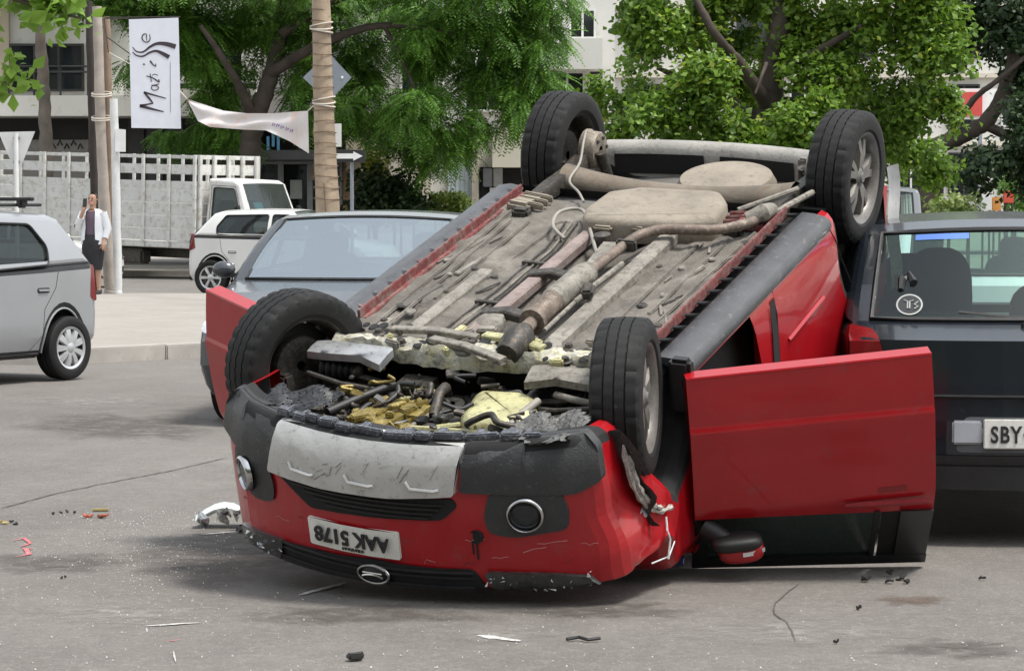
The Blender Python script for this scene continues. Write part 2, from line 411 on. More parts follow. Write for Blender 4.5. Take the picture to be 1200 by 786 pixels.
on_road([(105, 411), (180, 412), (245, 405)], .02, 'road_crack', M_CRK, .5, .006)
on_road([(935, 684), (915, 700), (905, 714), (925, 735), (932, 752)], .008, 'road_crack', M_CRK, 2)
on_road([(905, 714), (880, 716)], .006, 'road_crack', M_CRK, 2)
on_road([(235, 627), (276, 623)], .035, 'scrape_mark', M_WHT, .5); on_road([(350, 698), (405, 683)], .035, 'scrape_mark', M_WHT, .5)
on_road([(170, 734), (235, 730)], .022, 'scrape_mark', M_WHT, .5); on_road([(203, 764), (206, 776)], .014, 'scrape_mark', M_WHT, .3); on_road([(560, 745), (610, 752)], .05, 'scrape_mark', M_WHT, 1)
on_road([(16, 634), (28, 631), (36, 637), (24, 641)], .022, 'spray_mark', M_PNK, .4); on_road([(18, 653), (34, 650), (30, 643), (40, 644)], .022, 'spray_mark', M_PNK, .4); on_road([(195, 752), (212, 750)], .018, 'spray_mark', M_PNK, .3)
# ================================================================== the overturned red car
# car axes: x forward, y left, z up (when it stood on its wheels); origin midway between the axles
M_RED = mat('red_paint', (.33, .005, .010), .36, var=.08, scale=3, coat=.7, dirt=(.24, .03, .035), dirt_amt=.05, spec=.25, bump=.25, bscale=2.2)
M_REDD = mat('red_underside', (.15, .032, .032), .6, var=.3, scale=8, dirt=(.20, .15, .13), dirt_amt=.16)
M_FLOOR = mat('dusty_underbody', (.165, .150, .130), .85, var=.35, scale=4, bump=.6, bscale=40, col2=(.085, .075, .065), mixpos=.52, mixw=.13, mscale=7, dirt=(.055, .048, .042), dirt_amt=.07)
M_DUST = mat('dusty_steel', (.215, .20, .172), .65, .15, var=.35, scale=9, bump=.35, bscale=50, dirt=(.07, .06, .05), dirt_amt=.13)
M_OIL = mat('oily_cream_metal', (.46, .44, .24), .38, .2, var=.3, scale=9, bump=.35, bscale=45, dirt=(.06, .05, .02), dirt_amt=.10)
M_GOLD = mat('oil_stained_alloy', (.27, .21, .065), .38, .35, var=.4, scale=18, bump=.25, bscale=70, dirt=(.05, .04, .015), dirt_amt=.12)
M_RUST = mat('rusty_exhaust', (.15, .115, .095), .65, .35, var=.35, scale=12, bump=.2, bscale=90, dirt=(.30, .27, .22), dirt_amt=.12)
M_FLOOR2 = mat('dusty_rail', (.215, .20, .176), .8, var=.3, scale=7, bump=.4, bscale=40, dirt=(.08, .07, .06), dirt_amt=.13)
M_TANK = mat('beige_tank_shield', (.225, .195, .155), .75, var=.2, scale=6, bump=.3, bscale=50, dirt=(.13, .11, .085), dirt_amt=.09)
M_GPLAS = mat('grey_sill_plastic', (.055, .057, .062), .40, var=.25, scale=9, bump=.2, bscale=90, dirt=(.20, .19, .18), dirt_amt=.04)
M_SILV = mat('scuffed_silver', (.50, .50, .49), .42, .35, var=.10, scale=9, bump=.15, bscale=40, dirt=(.15, .14, .13), dirt_amt=.055)
M_BUMP = mat('scraped_black_bumper', (.028, .029, .031), .5, var=.2, scale=10, bump=.25, bscale=90, dirt=(.16, .16, .16), dirt_amt=.02)
M_CRUM = mat('torn_grey_liner', (.10, .10, .098), .5, .15, var=.35, scale=22, bump=.4, bscale=60, dirt=(.40, .39, .37), dirt_amt=.08)
M_HOSE = mat('pale_hose', (.26, .245, .215), .6, var=.15)
M_WORN = mat('worn_fender_inner', (.42, .40, .37), .6, var=.3, scale=30, dirt=(.06, .055, .05), dirt_amt=.15)

POSE = Matrix.Translation((0.31176, 10.69969, 1.48678)) @ Matrix.Rotation(R(-117.599), 4, 'Z') @ Matrix.Rotation(R(19.766), 4, 'Y') @ Matrix.Rotation(math.pi + R(-4.6854), 4, 'X')
POSEI = POSE.inverted()
RC = empty('overturned_car', label='red hatchback lying upside down on its roof with its underside showing', cat='car')
RC.matrix_world = POSE
BPOSE = POSE
def settle(q, lift=.004):
    """roof and bonnet are pushed in where they meet the road"""
    w = POSE @ Vector(q); g = gz(w.y) + lift
    if w.z < g: w.z = g; return POSEI @ w
    return Vector(q)
WR = .82
def Dr(x, y, z):
    t = y / WR; xx = x - .26 * min(1.3, abs(t)) ** 2 * ss(.9, 1.75, x) + .13 * t * t * ss(.9, 1.7, -x)
    if y < -.40 and x > 1.1 and z > .5:                 # the right front wing is crumpled
        w = ss(.40, .8, -y) * ss(1.1, 1.5, x) * ss(.5, .70, z); n1 = math.sin(x * 13 + z * 9) * .009 + math.sin(x * 23 - z * 17 + y * 9) * .006
        xx += -.02 * w + n1 * w; y += -.05 * w + n1 * w
    if x > 1.3 and z > .78:                              # bonnet edge bears on the road
        q = ss(1.3, 1.6, x); z = z * (1 - q) + q * (.78 + (z - .78) * max(.12, (.805 + .10 * y - .78) / .17))
    if y > .55: y -= .06 * ss(.58, .82, y) * ss(1.35, 1.8, x)      # left corner pushed in
    k = 1 - (.22 * max(0, z - 1.02) / .5) - .05 * ss(.25, .0, z - .2) - .06 * ss(1.0, 1.7, -x)
    return settle((xx, y * k, z))
RS = Shell(WR, Dr)
def Dnc(x, y, z): return Dr(x, y, z)
ACZ = .34; AR = .355
front = [(1.84, .235, 'k'), (1.94, .215, 'k'), (1.985, .26, 'p'), (2.0, .36, 'p'), (2.0, .66, 'p'), (1.995, .79, 'p'), (1.975, .86, 'p'), (1.91, .925, 'p')]
top = [(1.62, .98, 'p'), (1.02, 1.07, 'p')]
front = smooth_poly(front + top[:1], 3)
tail = [(-1.62, 1.02, 'p'), (-1.70, .95, 'p'), (-1.74, .75, 'p'), (-1.72, .5, 'p'), (-1.68, .42, 'o')]
rear_arch = arch(-1.235, .44, .425, 180, -12, 18, 'k')
sill = [(-.80, .30, 'o'), (.86, .30, 'k')]
front_arch = arch(1.23, ACZ, AR, 190, 5, 14, 'k')
low = front + top[1:] + tail + rear_arch + sill[:1] + [(.85, .30, 'k')] + [(x, z, 'o' if x > 1.40 else f) for x, z, f in front_arch[1:-1]] + [(1.60, .28, 'o')]
# door openings: front right and front left are empty (both doors hang open)
dr_hole = [(.97, .34), (.97, 1.0), (.06, .99), (.05, .34)]
body = RS.shell(low, split=.06, ycols=24, r=.06, holes_l=[dr_hole], holes_r=[dr_hole])
bo = body.build('body_shell', [M_RED, M_VOID], RC, 42, fixn=False)
# cabin above the waist: pillars, roof, side glass
gh = [(1.04, 1.05, 'g'), (.28, 1.42, 'p'), (-.2, 1.47, 'p'), (-1.15, 1.44, 'g'), (-1.62, 1.02, 'o')]
w1 = rpoly([(.86, 1.08), (.24, 1.37), (.0, 1.39), (-.02, 1.07)], .05); w2 = rpoly([(-.10, 1.07), (-.10, 1.39), (-.85, 1.37), (-1.05, 1.1)], .05)
cab = RS.shell(gh, r=.05, holes_l=[w1, w2], holes_r=[w1, w2], pmap={'p': 0, 'g': 0, 'o': 0})
cab.build('cabin_frame', [M_RED, M_VOID], RC, 35)
for sg in (1, -1): RS.side(w2, sg, -.012).build('side_window', M_DGLASS, RC)
ws = MB(); ws.grid([[Dr(1.0 + (.30 - 1.0) * i / 6, -.66 + 1.32 * j / 10, 1.07 + (1.41 - 1.07) * i / 6) for j in range(11)] for i in range(7)])
ws.build('windscreen', M_DGLASS, RC)
ws = MB(); ws.grid([[Dr(-1.17 + (-1.60 + 1.17) * i / 4, -.6 + 1.2 * j / 10, 1.42 + (1.04 - 1.42) * i / 4) for j in range(11)] for i in range(5)])
ws.build('rear_window', M_DGLASS, RC)
# dark lining of the cabin and backing of the engine bay
lin = MB(); lin.box((0, 0, .64), (1.86, 1.42, .60)); lin.build('cabin_lining', M_VOID, RC)
eb = MB(); eb.box((1.40, 0, .66), (.70, 1.14, .02)); eb.box((1.00, 0, .47), (.02, 1.2, .36)); eb.build('engine_bay_backing', M_VOID, RC)
# seat edges seen through the door opening
st = MB(); st.box((.30, -.38, .50), (.50, .46, .16), b=.05); st.box((.0, -.38, .80), (.16, .46, .52), Euler((0, -.2, 0)), b=.05); st.build('front_seat', mat('seat_cloth', (.03, .03, .032), .9), RC)
bp = MB(); bp.prism([(-.07, .33), (.07, .33), (.05, 1.0), (-.05, 1.0)], (0, -.74, 0), (1, 0, 0), (0, 0, 1), .03); bp.build('b_pillar', M_RED, RC)

# ---- nose
def xf(z):
    for (a, b, _), (c, d, _) in zip(front, front[1:]):
        if b <= z <= d and d > b: return a + (c - a) * (z - b) / (d - b)
    return 1.95
def nose(name, poly, off, m, r=.02, back=.04, ang=38): return RS.end(rpoly(poly, r) if r else poly, xf, off, back=back).build(name, m, RC, ang)
nose('lower_bumper', [(.40, .222), (.62, .222), (.80, .222), (.83, .26), (.825, .37), (.74, .39), (.58, .405), (.45, .425), (.43, .33)], .016, M_BUMP)
nose('lower_bumper', [(-.38, .222), (-.62, .222), (-.80, .222), (-.84, .26), (-.83, .38), (-.74, .42), (-.58, .405), (-.36, .39), (-.38, .33)][::-1], .016, M_BUMP)
sk = nose('skid_plate', [(.415, .224), (.45, .42), (.2, .425), (-.1, .42), (-.345, .40), (-.39, .226)], .028, M_SILV, r=.012)
for y in (.26, .0, -.25):
    mb = MB(); s_ = [(y + .07, .345), (y + .055, .372), (y - .03, .377), (y - .05, .372)]
    mb.tube([Dr(xf(z) + .034, q, z) for q, z in s_], .006, 6); mb.build('embossed_rib', mat('bright_edge', (.75, .75, .74), .35, .4, var=.05), sk)
scr = random.Random(5); mb = MB()
for i in range(14):
    y = scr.choice([.18, .12, .05, -.02, -.15, -.28]) + scr.uniform(-.05, .05); z = scr.uniform(.25, .36); L = scr.uniform(.02, .07); a = scr.uniform(.3, 1.2)
    mb.tube([Dr(xf(z + L * k / 3 * math.sin(a)) + .030, y + L * k / 3 * math.cos(a), z + L * k / 3 * math.sin(a)) for k in range(4)], scr.uniform(.0006, .0014), 4)
    mb.build('scratch', mat('scratch_dark', (.13, .13, .13), .8, var=0), sk); mb = MB()
gr = nose('lower_grille', [(.40, .435), (-.33, .418), (-.345, .45), (-.285, .505), (-.03, .515), (.26, .528)], .006, M_VOID, r=.02)
for k in range(4):
    z = .443 + k * .018; mb = MB(); mb.tube([Dr(xf(z) + .010, y, z) for y in np.linspace(.33 - k * .05, -.30 + k * .02, 12)], .0045, 5); mb.build('grille_bar', M_BLACK, gr)
for sg in (1, -1):
    bz = [(-.46, .395), (-.69, .395), (-.715, .49), (-.70, .555), (-.53, .575), (-.45, .555), (-.435, .49)]
    if sg > 0: bz = [(-y, z) for y, z in bz][::-1]
    f = nose('fog_lamp_bezel', bz, .010, M_BUMP, r=.025)
    c = Dr(xf(.485) + .012, .60 if sg > 0 else -.575, .485); nrm = Vector((1, .85 if sg > 0 else -.36, 0)).normalized()
    Q = nrm.to_track_quat('Y', 'Z').to_matrix().to_4x4()
    def fog(prof, n, m, name, par):
        mb = MB(); mb.lathe(prof, n=32); T = Matrix.Translation(c) @ Q; mb.v = [tuple(T @ Vector(q)) for q in mb.v]; return mb.build(name, m, par, 60)
    fl = fog([(0, .006), (.03, .010), (.052, .004), (.056, -.004)], 32, glass('fog_glass', (.25, .27, .28), .55), 'lens', f)
    fog([(.056, -.004), (.056, .010), (.060, .016), (.066, .014), (.069, .004), (.070, -.006)], 32, M_CHROME, 'chrome_ring', f)
    fog([(0, -.012), (.05, -.006)], 24, M_ALLOY, 'reflector', f)
# number plate: it hangs upside down with the car
pl = nose('license_plate', [(.275, .565), (-.115, .565), (-.115, .675), (.275, .675)], .012, M_PLATE, r=.008, back=.012)
c = Dr(xf(.62) + .0145, .08, .614)
tn = Vector((Dr(xf(.62), -.115, .62) - Dr(xf(.62), .275, .62))).normalized(); up = Vector((0, 0, 1)); nn = tn.cross(up)
def platemat(c, ux, uy, n): return Matrix(((ux.x, uy.x, n.x, c.x), (ux.y, uy.y, n.y, c.y), (ux.z, uy.z, n.z, c.z), (0, 0, 0, 1)))
text_curve('AAK 5178', .082, 'plate_lettering', M_INK, pl, platemat(c, -tn, up, (-tn).cross(up)), bold=.002, ext=.003, xs=.92)
text_curve('URUGUAY', .016, 'plate_heading', M_INK, pl, platemat(c + up * .046, -tn, up, (-tn).cross(up)), ext=.003, spacing=1.4)
mb = MB(); mb.lathe([(0, 0), (.022, 0), (.026, .004), (.026, -.01)], Dr(xf(.57) + .004, -.40, .57), 'X', 20)
mb.v = [(Dr(xf(.57) + .004, -.40, .57) + Vector((q[0] - Dr(xf(.57) + .004, -.40, .57).x, q[1] - Dr(xf(.57) + .004, -.40, .57).y, q[2] - Dr(xf(.57) + .004, -.40, .57).z))) for q in mb.v]
mb.build('tow_eye_hole', M_VOID, RC)
mb = MB(); mb.tube([Dr(xf(z) + .003, -.40 - .0 * z, z) for z in (.585, .62, .66)], .004, 4); mb.tube([Dr(xf(z) + .003, -.385, z) for z in (.59, .64)], .003, 4); mb.build('oil_trickle', M_VOID, RC)
ug = nose('upper_grille', [(.55, .725), (.3, .705), (0, .69), (-.38, .702), (-.43, .80), (-.46, .90), (-.2, .905), (.2, .905), (.56, .90)], .008, M_VOID, r=.02)
for z in (.715, .735, .775, .795, .82, .845):
    mb = MB(); mb.tube([Dr(xf(z) + .012, y, z) for y in np.linspace(.45, -.38, 14)], .005, 5); mb.build('grille_bar', M_BLACK, ug)
mb = MB(); ce = Dr(xf(.745) + .02, 0, .745)
mb.tube([ce + Vector((0, .064 * math.cos(a), .036 * math.sin(a))) for a in np.linspace(0, 2 * math.pi, 28, endpoint=False)], .0055, 8, closed=True); mb.build('emblem_ring', M_CHROME, ug)
mb = MB(); mb.lathe([(0, .004), (.04, .002), (.06, -.008)], (0, 0, 0), 'X', 24); mb.v = [(q[0] + ce.x, q[1] + ce.y, q[2] * .56 + ce.z) for q in mb.v]; mb.build('emblem_disc', M_BLACK, ug)
mb = MB(); mb.tube([ce + Vector((.006, .045 * math.cos(a) , .013 + .014 * math.sin(a))) for a in np.linspace(R(200), R(340), 10)], .005, 6); mb.tube([ce + Vector((.006, -.04, -.008)), ce + Vector((.006, .04, -.008))], .004, 6); mb.build('emblem_wing', M_CHROME, ug)
for sg in (1, -1):
    poly = [(-.42, .708), (-.62, .725), (-.74, .745), (-.76, .83), (-.66, .89), (-.48, .895)]
    if sg > 0: poly = [(-y, z) for y, z in poly][::-1]
    h = nose('headlight', poly, .02, mat('broken_lamp', (.05, .052, .05), .25, .2, var=.5, scale=25, coat=.4), r=.02)
    g = random.Random(20 + sg); mb = MB()
    for i in range(26):
        y = sg * g.uniform(.43, .75); z = g.uniform(.715, .81); q = Dr(xf(z) + .026, y, z); a = [q + Vector((g.uniform(-.008, .012), g.uniform(-.013, .013), g.uniform(-.010, .010))) for _ in range(3)]
        mb.add(a, [(0, 1, 2)])
    tag(mb.build('lamp_shards', M_LAMP, h, 0), kind='stuff')
pg = random.Random(91)
for i in range(18):
    y = pg.choice([pg.uniform(-.8, -.35), pg.uniform(-.3, .7)]); z = pg.uniform(.58, .69); L = pg.uniform(.02, .09); mb = MB()
    mb.tube([Dr(xf(z + .01 * k * pg.uniform(-.3, .3)) + .0006, y + L * k / 4, z + .004 * k * pg.uniform(-1, 1)) for k in range(5)], pg.uniform(.0006, .0016), 4); mb.build('paint_scrape', pg.choice([mat('scrape_pink', (.42, .18, .18), .7), mat('scrape_dark', (.10, .01, .012), .7)]), RC)
# ---- bumper carrier and torn liner on top of the nose (lowest edge of the standing car)
cg = random.Random(8); y0 = .44
while y0 > -.62:
    L_ = cg.uniform(.05, .13); y1 = y0 - L_; xx_ = 1.925 + cg.uniform(-.012, .008); zz = .212 + cg.uniform(-.006, .008); th_ = cg.uniform(.02, .042)
    a, b = Dr(xx_, y0, .22), Dr(xx_, y1, .22); a = Vector((a.x, a.y, zz)); b = Vector((b.x, b.y, zz + cg.uniform(-.006, .006))); d = (b - a).normalized(); L = (b - a).length; sx_ = Vector((0, 0, 1)).cross(d).normalized()
    mb = MB(); mb.box((a + b) / 2, (L * .97, th_, .03), Matrix((d, sx_, d.cross(sx_))).transposed(), b=.005)
    if cg.random() < .6: mb.box(a.lerp(b, cg.uniform(.2, .8)) + Vector((-.02, 0, -.002)), (L * .3, .05, .024), Matrix((d, sx_, d.cross(sx_))).transposed(), b=.004)
    mb.build('bumper_carrier', mat('blue_grey_plastic', (.055, .06, .072), .4, var=.3, scale=20, dirt=(.30, .30, .33), dirt_amt=.1), RC); y0 = y1 - .004
mb = MB(); mb.grid([[Dr(x, y, .235 - .004 * (j % 2)) for j, y in enumerate(np.linspace(.68, -.68, 18))] for x in (1.93, 1.90)]); mb.build('bumper_lip', M_VOID, RC)
def crumple(name, x0, x1, y0, y1, z0, amp, m, seed, nx=22, ny=26, par=None, slope=0., edge=.0):
    g = random.Random(seed); ph = [(g.uniform(-26, 26), g.uniform(-22, 22), g.uniform(0, 6), g.uniform(.3, 1)) for _ in range(7)]; mb = MB(); rows = []
    for i in range(nx + 1):
        row = []
        for j in range(ny + 1):
            x = x0 + (x1 - x0) * i / nx; y = y0 + (y1 - y0) * j / ny; h = 0
            for a, b, c, d in ph: h += d * (1 - 2 * abs(math.sin(a * x + b * y + c)))
            e = edge * math.sin(i * 1.9 + j * 2.7)
            row.append(Vector((x + e + .2 * h * amp, y + e + .2 * h * amp, z0 + slope * i / nx + amp * h * .45)))
        rows.append(row)
    mb.grid(rows); o = mb.build(name, m, par or RC, 25, fn=lambda q: settle(q)); return o
crumple('torn_liner', 1.58, 1.84, -.70, -.46, .255, .034, M_CRUM, 4, edge=.008)
crumple('torn_liner', 1.64, 1.82, .30, .56, .25, .03, mat('torn_dark_liner', (.022, .023, .026), .42, .1, var=.4, scale=22, dirt=(.20, .20, .21), dirt_amt=.06), 9, edge=.008)
crumple('torn_liner', 1.72, 1.84, -.47, -.24, .29, .022, mat('torn_dark_liner', (0, 0, 0)), 12, edge=.01)
crumple('torn_liner', 1.70, 1.80, .02, .22, .33, .024, mat('torn_dark_liner', (0, 0, 0)), 14)
# wheel-arch liner hanging at the right front
mb = MB(); rows = []
for i in range(13):
    t = i / 12
    rows.append([Vector((1.60 + .05 * math.sin(j * .9 + i * .6) * .3 - .14 * t + .08 * (j / 8) * 0, -.60 - .30 * (j / 8) - .02 * math.sin(i * 1.1), .30 + .34 * t + .05 * math.sin(j * .8 + t * 2))) for j in range(9)])
mb.grid(rows); mb.build('arch_liner', mat('liner_felt', (.035, .036, .036), .9, var=.4, scale=20, bump=.4, bscale=60, dirt=(.13, .12, .11), dirt_amt=.1), RC, 30)
mb = MB()
for a0, a1, rr, dy in ((-5, 80, .365, 0), (2, 60, .352, .012)):
    mb.tube([Vector((1.23 + rr * math.cos(R(a)), -.845 - dy - .03 * math.sin(R(a)) , ACZ + rr * math.sin(R(a)))) for a in np.linspace(a0, a1, 14)], [.004 + .010 * abs(math.sin(i * 1.3)) for i in range(14)], 6)
mb.build('worn_arch_lip', M_WORN, RC)
mb = MB(); mb.add([(1.47, -.83, .58), (1.42, -.86, .63), (1.50, -.87, .64), (1.54, -.84, .60)], [(0, 1, 2, 3)]); mb.build('bare_metal_tear', M_LAMP, RC, 0)
mb = MB(); mb.tube([(1.44, -.92, .66), (1.47, -.935, .70), (1.46, -.94, .74), (1.50, -.945, .80)], .004, 5); mb.tube([(1.55, -.90, .80), (1.48, -.94, .80), (1.40, -.93, .78)], .003, 5); mb.build('paint_split', M_LAMP, RC)

# ---- underside
FZ = .27
mb = MB(); rows = []
for i in range(49):
    x = 1.02 - i * (1.60 / 48); row = []
    for j in range(45):
        y = -.63 + 1.26 * j / 44; z = FZ
        if -.20 < y < .12: z += .055 * math.sin((y + .20) / .32 * math.pi)          # tunnel, sunk into the floor
        for yc in (.255, -.43): z += .006 * math.cos((y - yc) * 60) * (abs(y - yc) < .1)
        z += .004 * math.sin(x * 13 + y * 7) + .003 * math.sin(x * 29 - y * 23)
        if .62 < x < .9 and abs(abs(y) - .47) < .06: z += .02
        row.append((x, y, z))
    rows.append(row)
mb.grid(rows); mb.build('floor_pan', M_FLOOR, RC, 50)
def bar(name, path, w, h, m, par=None, b=.006):
    """box-section member along a path of points"""
    mb = MB(); path = [Vector(q) for q in path]; rings = []
    for i, q in enumerate(path):
        t = (path[min(i + 1, len(path) - 1)] - path[max(i - 1, 0)]).normalized(); s_ = Vector((0, 0, 1)).cross(t); s_.normalize(); u = t.cross(s_)
        rings.append([q + s_ * a * w / 2 + u * c * h / 2 for a, c in ((-1, -.6), (-.8, -1), (.8, -1), (1, -.6), (1, 1), (-1, 1))])
    k = 6; vs = [p for r_ in rings for p in r_]; fs = []
    for i in range(len(rings) - 1):
        for j in range(k): fs.append((i * k + j, i * k + (j + 1) % k, (i + 1) * k + (j + 1) % k, (i + 1) * k + j))
    fs += [tuple(range(k))[::-1], tuple((len(rings) - 1) * k + j for j in range(k))]
    mb.add(vs, fs); return mb.build(name, m, par or RC, 30, fixn=True)
bar('floor_rail', [(1.02, .085, .262), (.9, .085, .252), (-.22, .085, .252)], .06, .04, mat('pinkish_dusty_steel', (.23, .185, .172), .75, .1, var=.25, scale=9, bump=.25, bscale=60, dirt=(.16, .10, .09), dirt_amt=.12))
bar('floor_rail', [(1.08, -.30, .262), (.95, -.27, .252), (-.25, -.265, .252)], .075, .04, M_FLOOR2)
bar('floor_rail', [(.92, .36, .268), (.5, .345, .262), (.3, .345, .264)], .06, .03, M_FLOOR2)
bar('tunnel_brace', [(.35, .12, .235), (.33, .02, .225), (.35, -.10, .235)], .06, .03, M_STEEL)
bar('tunnel_brace', [(.78, .12, .235), (.76, .02, .225), (.78, -.10, .235)], .06, .035, M_STEEL)
for k, y in enumerate((.15, .175, .205)):
    mb = MB(); mb.tube([(.95, y + .03, .262), (.5, y, .258), (0, y + .005, .258), (-.3, y + .05, .255)], .005, 6); mb.build('brake_line', M_STEEL if k != 1 else M_DUST, RC)
for x in (.62, .18):
    mb = MB(); mb.box((x, .18, .256), (.025, .11, .016), b=.003); mb.build('line_clip', M_STEEL, RC)
for x, y, l, w in ((.72, -.47, .14, .07), (.25, .45, .20, .03), (.60, .50, .26, .05), (.1, -.5, .18, .03)):
    mb = MB(); mb.box((x, y, .267), (l, w, .012), Euler((0, 0, .15)), b=.004); mb.build('floor_plug', M_DUST if w < .04 else mat('dark_slot', (.09, .085, .075), .8), RC)
for k, (y, x0, x1) in enumerate(((.50, .9, -.3), (.555, .95, -.45), (.43, .62, -.3), (-.40, .9, -.2), (-.50, .55, -.3), (-.57, .9, -.4), (.30, .25, -.3))):
    mb = MB(); mb.box(((x0 + x1) / 2, y, .2665), (x0 - x1, .020, .012), Euler((0, 0, .012 * (k - 3))), b=.005); mb.build('floor_bead', M_FLOOR, RC)
sg_ = random.Random(19)
for k in range(24):
    x, y = sg_.uniform(-.45, .95), sg_.choice([sg_.uniform(-.6, -.32), sg_.uniform(.13, .6)]); mb = MB(); L = sg_.uniform(.03, .16); mb.box((x, y, .2655), (L, sg_.uniform(.004, .012), .006), Euler((0, 0, sg_.uniform(-.5, .5))), b=.002); mb.build('floor_seam', sg_.choice([mat('seam_dark', (.08, .075, .068), .9), M_FLOOR2, M_FLOOR2]), RC)
dn = random.Random(11)
for i in range(16):
    x, y = dn.uniform(-.35, .9), dn.choice([dn.uniform(-.6, -.33), dn.uniform(.26, .6)]); r_ = dn.uniform(.012, .026)
    mb = MB(); mb.lathe([(0, -.006), (r_ * .8, -.006), (r_, 0)], (x, y, .266), 'Z', 10); mb.build('floor_grommet', M_STEEL if i % 3 else M_DUST, RC)
for sg in (1, -1):
    # pinch flange, sill cladding with its row of tabs
    mb = MB(); mb.box((.12, sg * .635, .255), (1.52, .012, .05), b=.003); mb.box((.12, sg * .618, .272), (1.5, .024, .014), b=.003); mb.build('sill_flange', M_REDD, RC)
    prof = [(.655, .275), (.67, .262), (.72, .256), (.78, .268), (.815, .298), (.825, .335), (.818, .375), (.80, .385)]
    if sg < 0: prof = [(.672, .287), (.685, .276), (.74, .278), (.785, .287), (.810, .302), (.818, .322), (.814, .346), (.795, .352)]
    mb = MB(); rows = [[(x + (.0 if i else .0), sg * y, z) for y, z in prof] for i, x in enumerate(np.linspace(.90, -.70, 24))]
    mb.grid(rows, flip=(sg < 0)); k = len(prof); mb.add([(.90, sg * y, z) for y, z in prof], [tuple(range(k))]); mb.add([(-.70, sg * y, z) for y, z in prof], [tuple(range(k))])
    sc = mb.build('sill_cladding', M_GPLAS, RC, 50)
    for i in range(12):
        x = .80 - i * .127; mb = MB(); L = .06
        mb.add([(x, sg * .645, .2545), (x - .022, sg * .645, .2545), (x - .03, sg * (.645 + L), .2535), (x - .012, sg * (.645 + L * .55), .2535)], [(0, 1, 2, 3)] if sg > 0 else [(3, 2, 1, 0)])
        mb.add([(x, sg * .645, .262), (x - .022, sg * .645, .262), (x - .03, sg * (.645 + L), .261), (x - .012, sg * (.645 + L * .55), .261)], [(0, 1, 2, 3)])
        mb.build('clip_slot', M_VOID if i % 4 or sg < 0 else M_REDD, sc, 0)
# right sill front end cap and the gap behind the wheel
mb = MB(); mb.box((.925, -.79, .37), (.06, .09, .22), b=.015); mb.build('sill_end_cap', M_BLACK, RC)
# exhaust: downpipe, catalyser, mid pipe, bend over to the right, rear box
ex = [(1.13, -.10, .25), (.98, -.15, .215)]
mb = MB(); mb.tube([(1.14, -.165, .225), (1.10, -.168, .215), (1.02, -.165, .205), (.95, -.155, .20)], [.045, .058, .062, .03], 16); mb.build('exhaust_flare', M_STEEL, RC, 50)
mb = MB(); mb.tube([(.97, -.155, .20), (.86, -.150, .20)], .028, 14); mb.tube([(.885, -.150, .20), (.855, -.150, .20)], .055, 16); mb.build('exhaust_flange', M_RUST, RC, 50)
mb = MB(); mb.tube([(.86, -.150, .20), (.82, -.148, .198), (.68, -.143, .195)], [.030, .047, .049], 18); mb.build('catalyser', M_RUST, RC, 50)
mb = MB(); mb.tube([(.68, -.143, .195), (.67, -.143, .195), (.40, -.150, .195), (.36, -.152, .195), (.33, -.153, .196)], [.050, .054, .054, .047, .026], 18); mb.build('heat_shield', M_DUST, RC, 50)
mb = MB(); pth = [(.35, -.153, .196), (.16, -.161, .20), (0, -.165, .205), (-.10, -.19, .20), (-.165, -.26, .195), (-.19, -.38, .195), (-.23, -.48, .20), (-.34, -.56, .21), (-.46, -.57, .23), (-.6, -.52, .27)]
mb.tube(spl(pth), .022, 14); mb.build('exhaust_pipe', M_RUST, RC, 60)
mb = MB(); mb.box((.02, -.175, .203), (.03, .09, .05), b=.008); mb.build('exhaust_hanger', M_STEEL, RC)
mb = MB(); mb.box((.10, -.10, .23), (.28, .09, .03), Euler((0, 0, -.12)), b=.01); mb.build('heat_shield_plate', M_DUST, RC)
mb = MB(); mb.tube([(.62, -.21, .215), (.45, -.225, .205), (.2, -.235, .21)], .012, 8); mb.tube([(.9, -.21, .22), (.62, -.21, .215)], .009, 8); mb.build('handbrake_cable', M_DUST, RC)
mb = MB(); mb.box((.52, -.225, .205), (.10, .05, .04), Euler((0, 0, -.3)), b=.01); mb.build('cable_bracket', M_STEEL, RC)
# fuel tank with a rounded top plate
mb = MB(); lay = [(0, .275), (0, .20), (.008, .182), (.022, .172), (.05, .170)]
tp = [(-.17, .11), (-.19, -.12), (-.25, -.38), (-.30, -.455), (-.54, -.41), (-.63, -.34), (-.61, .03), (-.53, .15), (-.27, .16)]
tp = rpoly(tp, .035, 3); k = len(tp); rows = []
for ins, z in lay: rows.append([(x, y, z + .01 * math.sin(x * 20)) for x, y in inset(tp, ins)])
vs = [q for r_ in rows for q in r_]; fs = []
for i in range(len(rows) - 1):
    for j in range(k): fs.append((i * k + j, i * k + (j + 1) % k, (i + 1) * k + (j + 1) % k, (i + 1) * k + j))
fs.append(tuple((len(rows) - 1) * k + j for j in range(k))); mb.add(vs, fs); ft = mb.build('fuel_tank', M_TANK, RC, 40, fixn=True)
for y in (.02, -.12, -.26):
    mb = MB(); mb.box((-.172 - max(0, -y + .02) * .2, y, .215), (.03, .085, .022), Euler((0, 0, .2 if y < -.1 else 0)), b=.008); mb.build('tank_rib', M_TANK, ft)
mb = MB(); mb.lathe([(0, -.05), (.035, -.045), (.042, 0), (.042, .05)], (-.08, -.02, .25), 'Z', 16); mb.build('fuel_pump_cap', M_STEEL, ft)
mb = MB(); mb.tube(spl([(-.10, .17, .25), (-.16, .25, .22), (-.30, .28, .21), (-.36, .20, .22), (-.10, .04, .225), (.02, -.03, .23), (.06, -.06, .26)]), .008, 8); mb.build('fuel_hose', M_HOSE, RC)
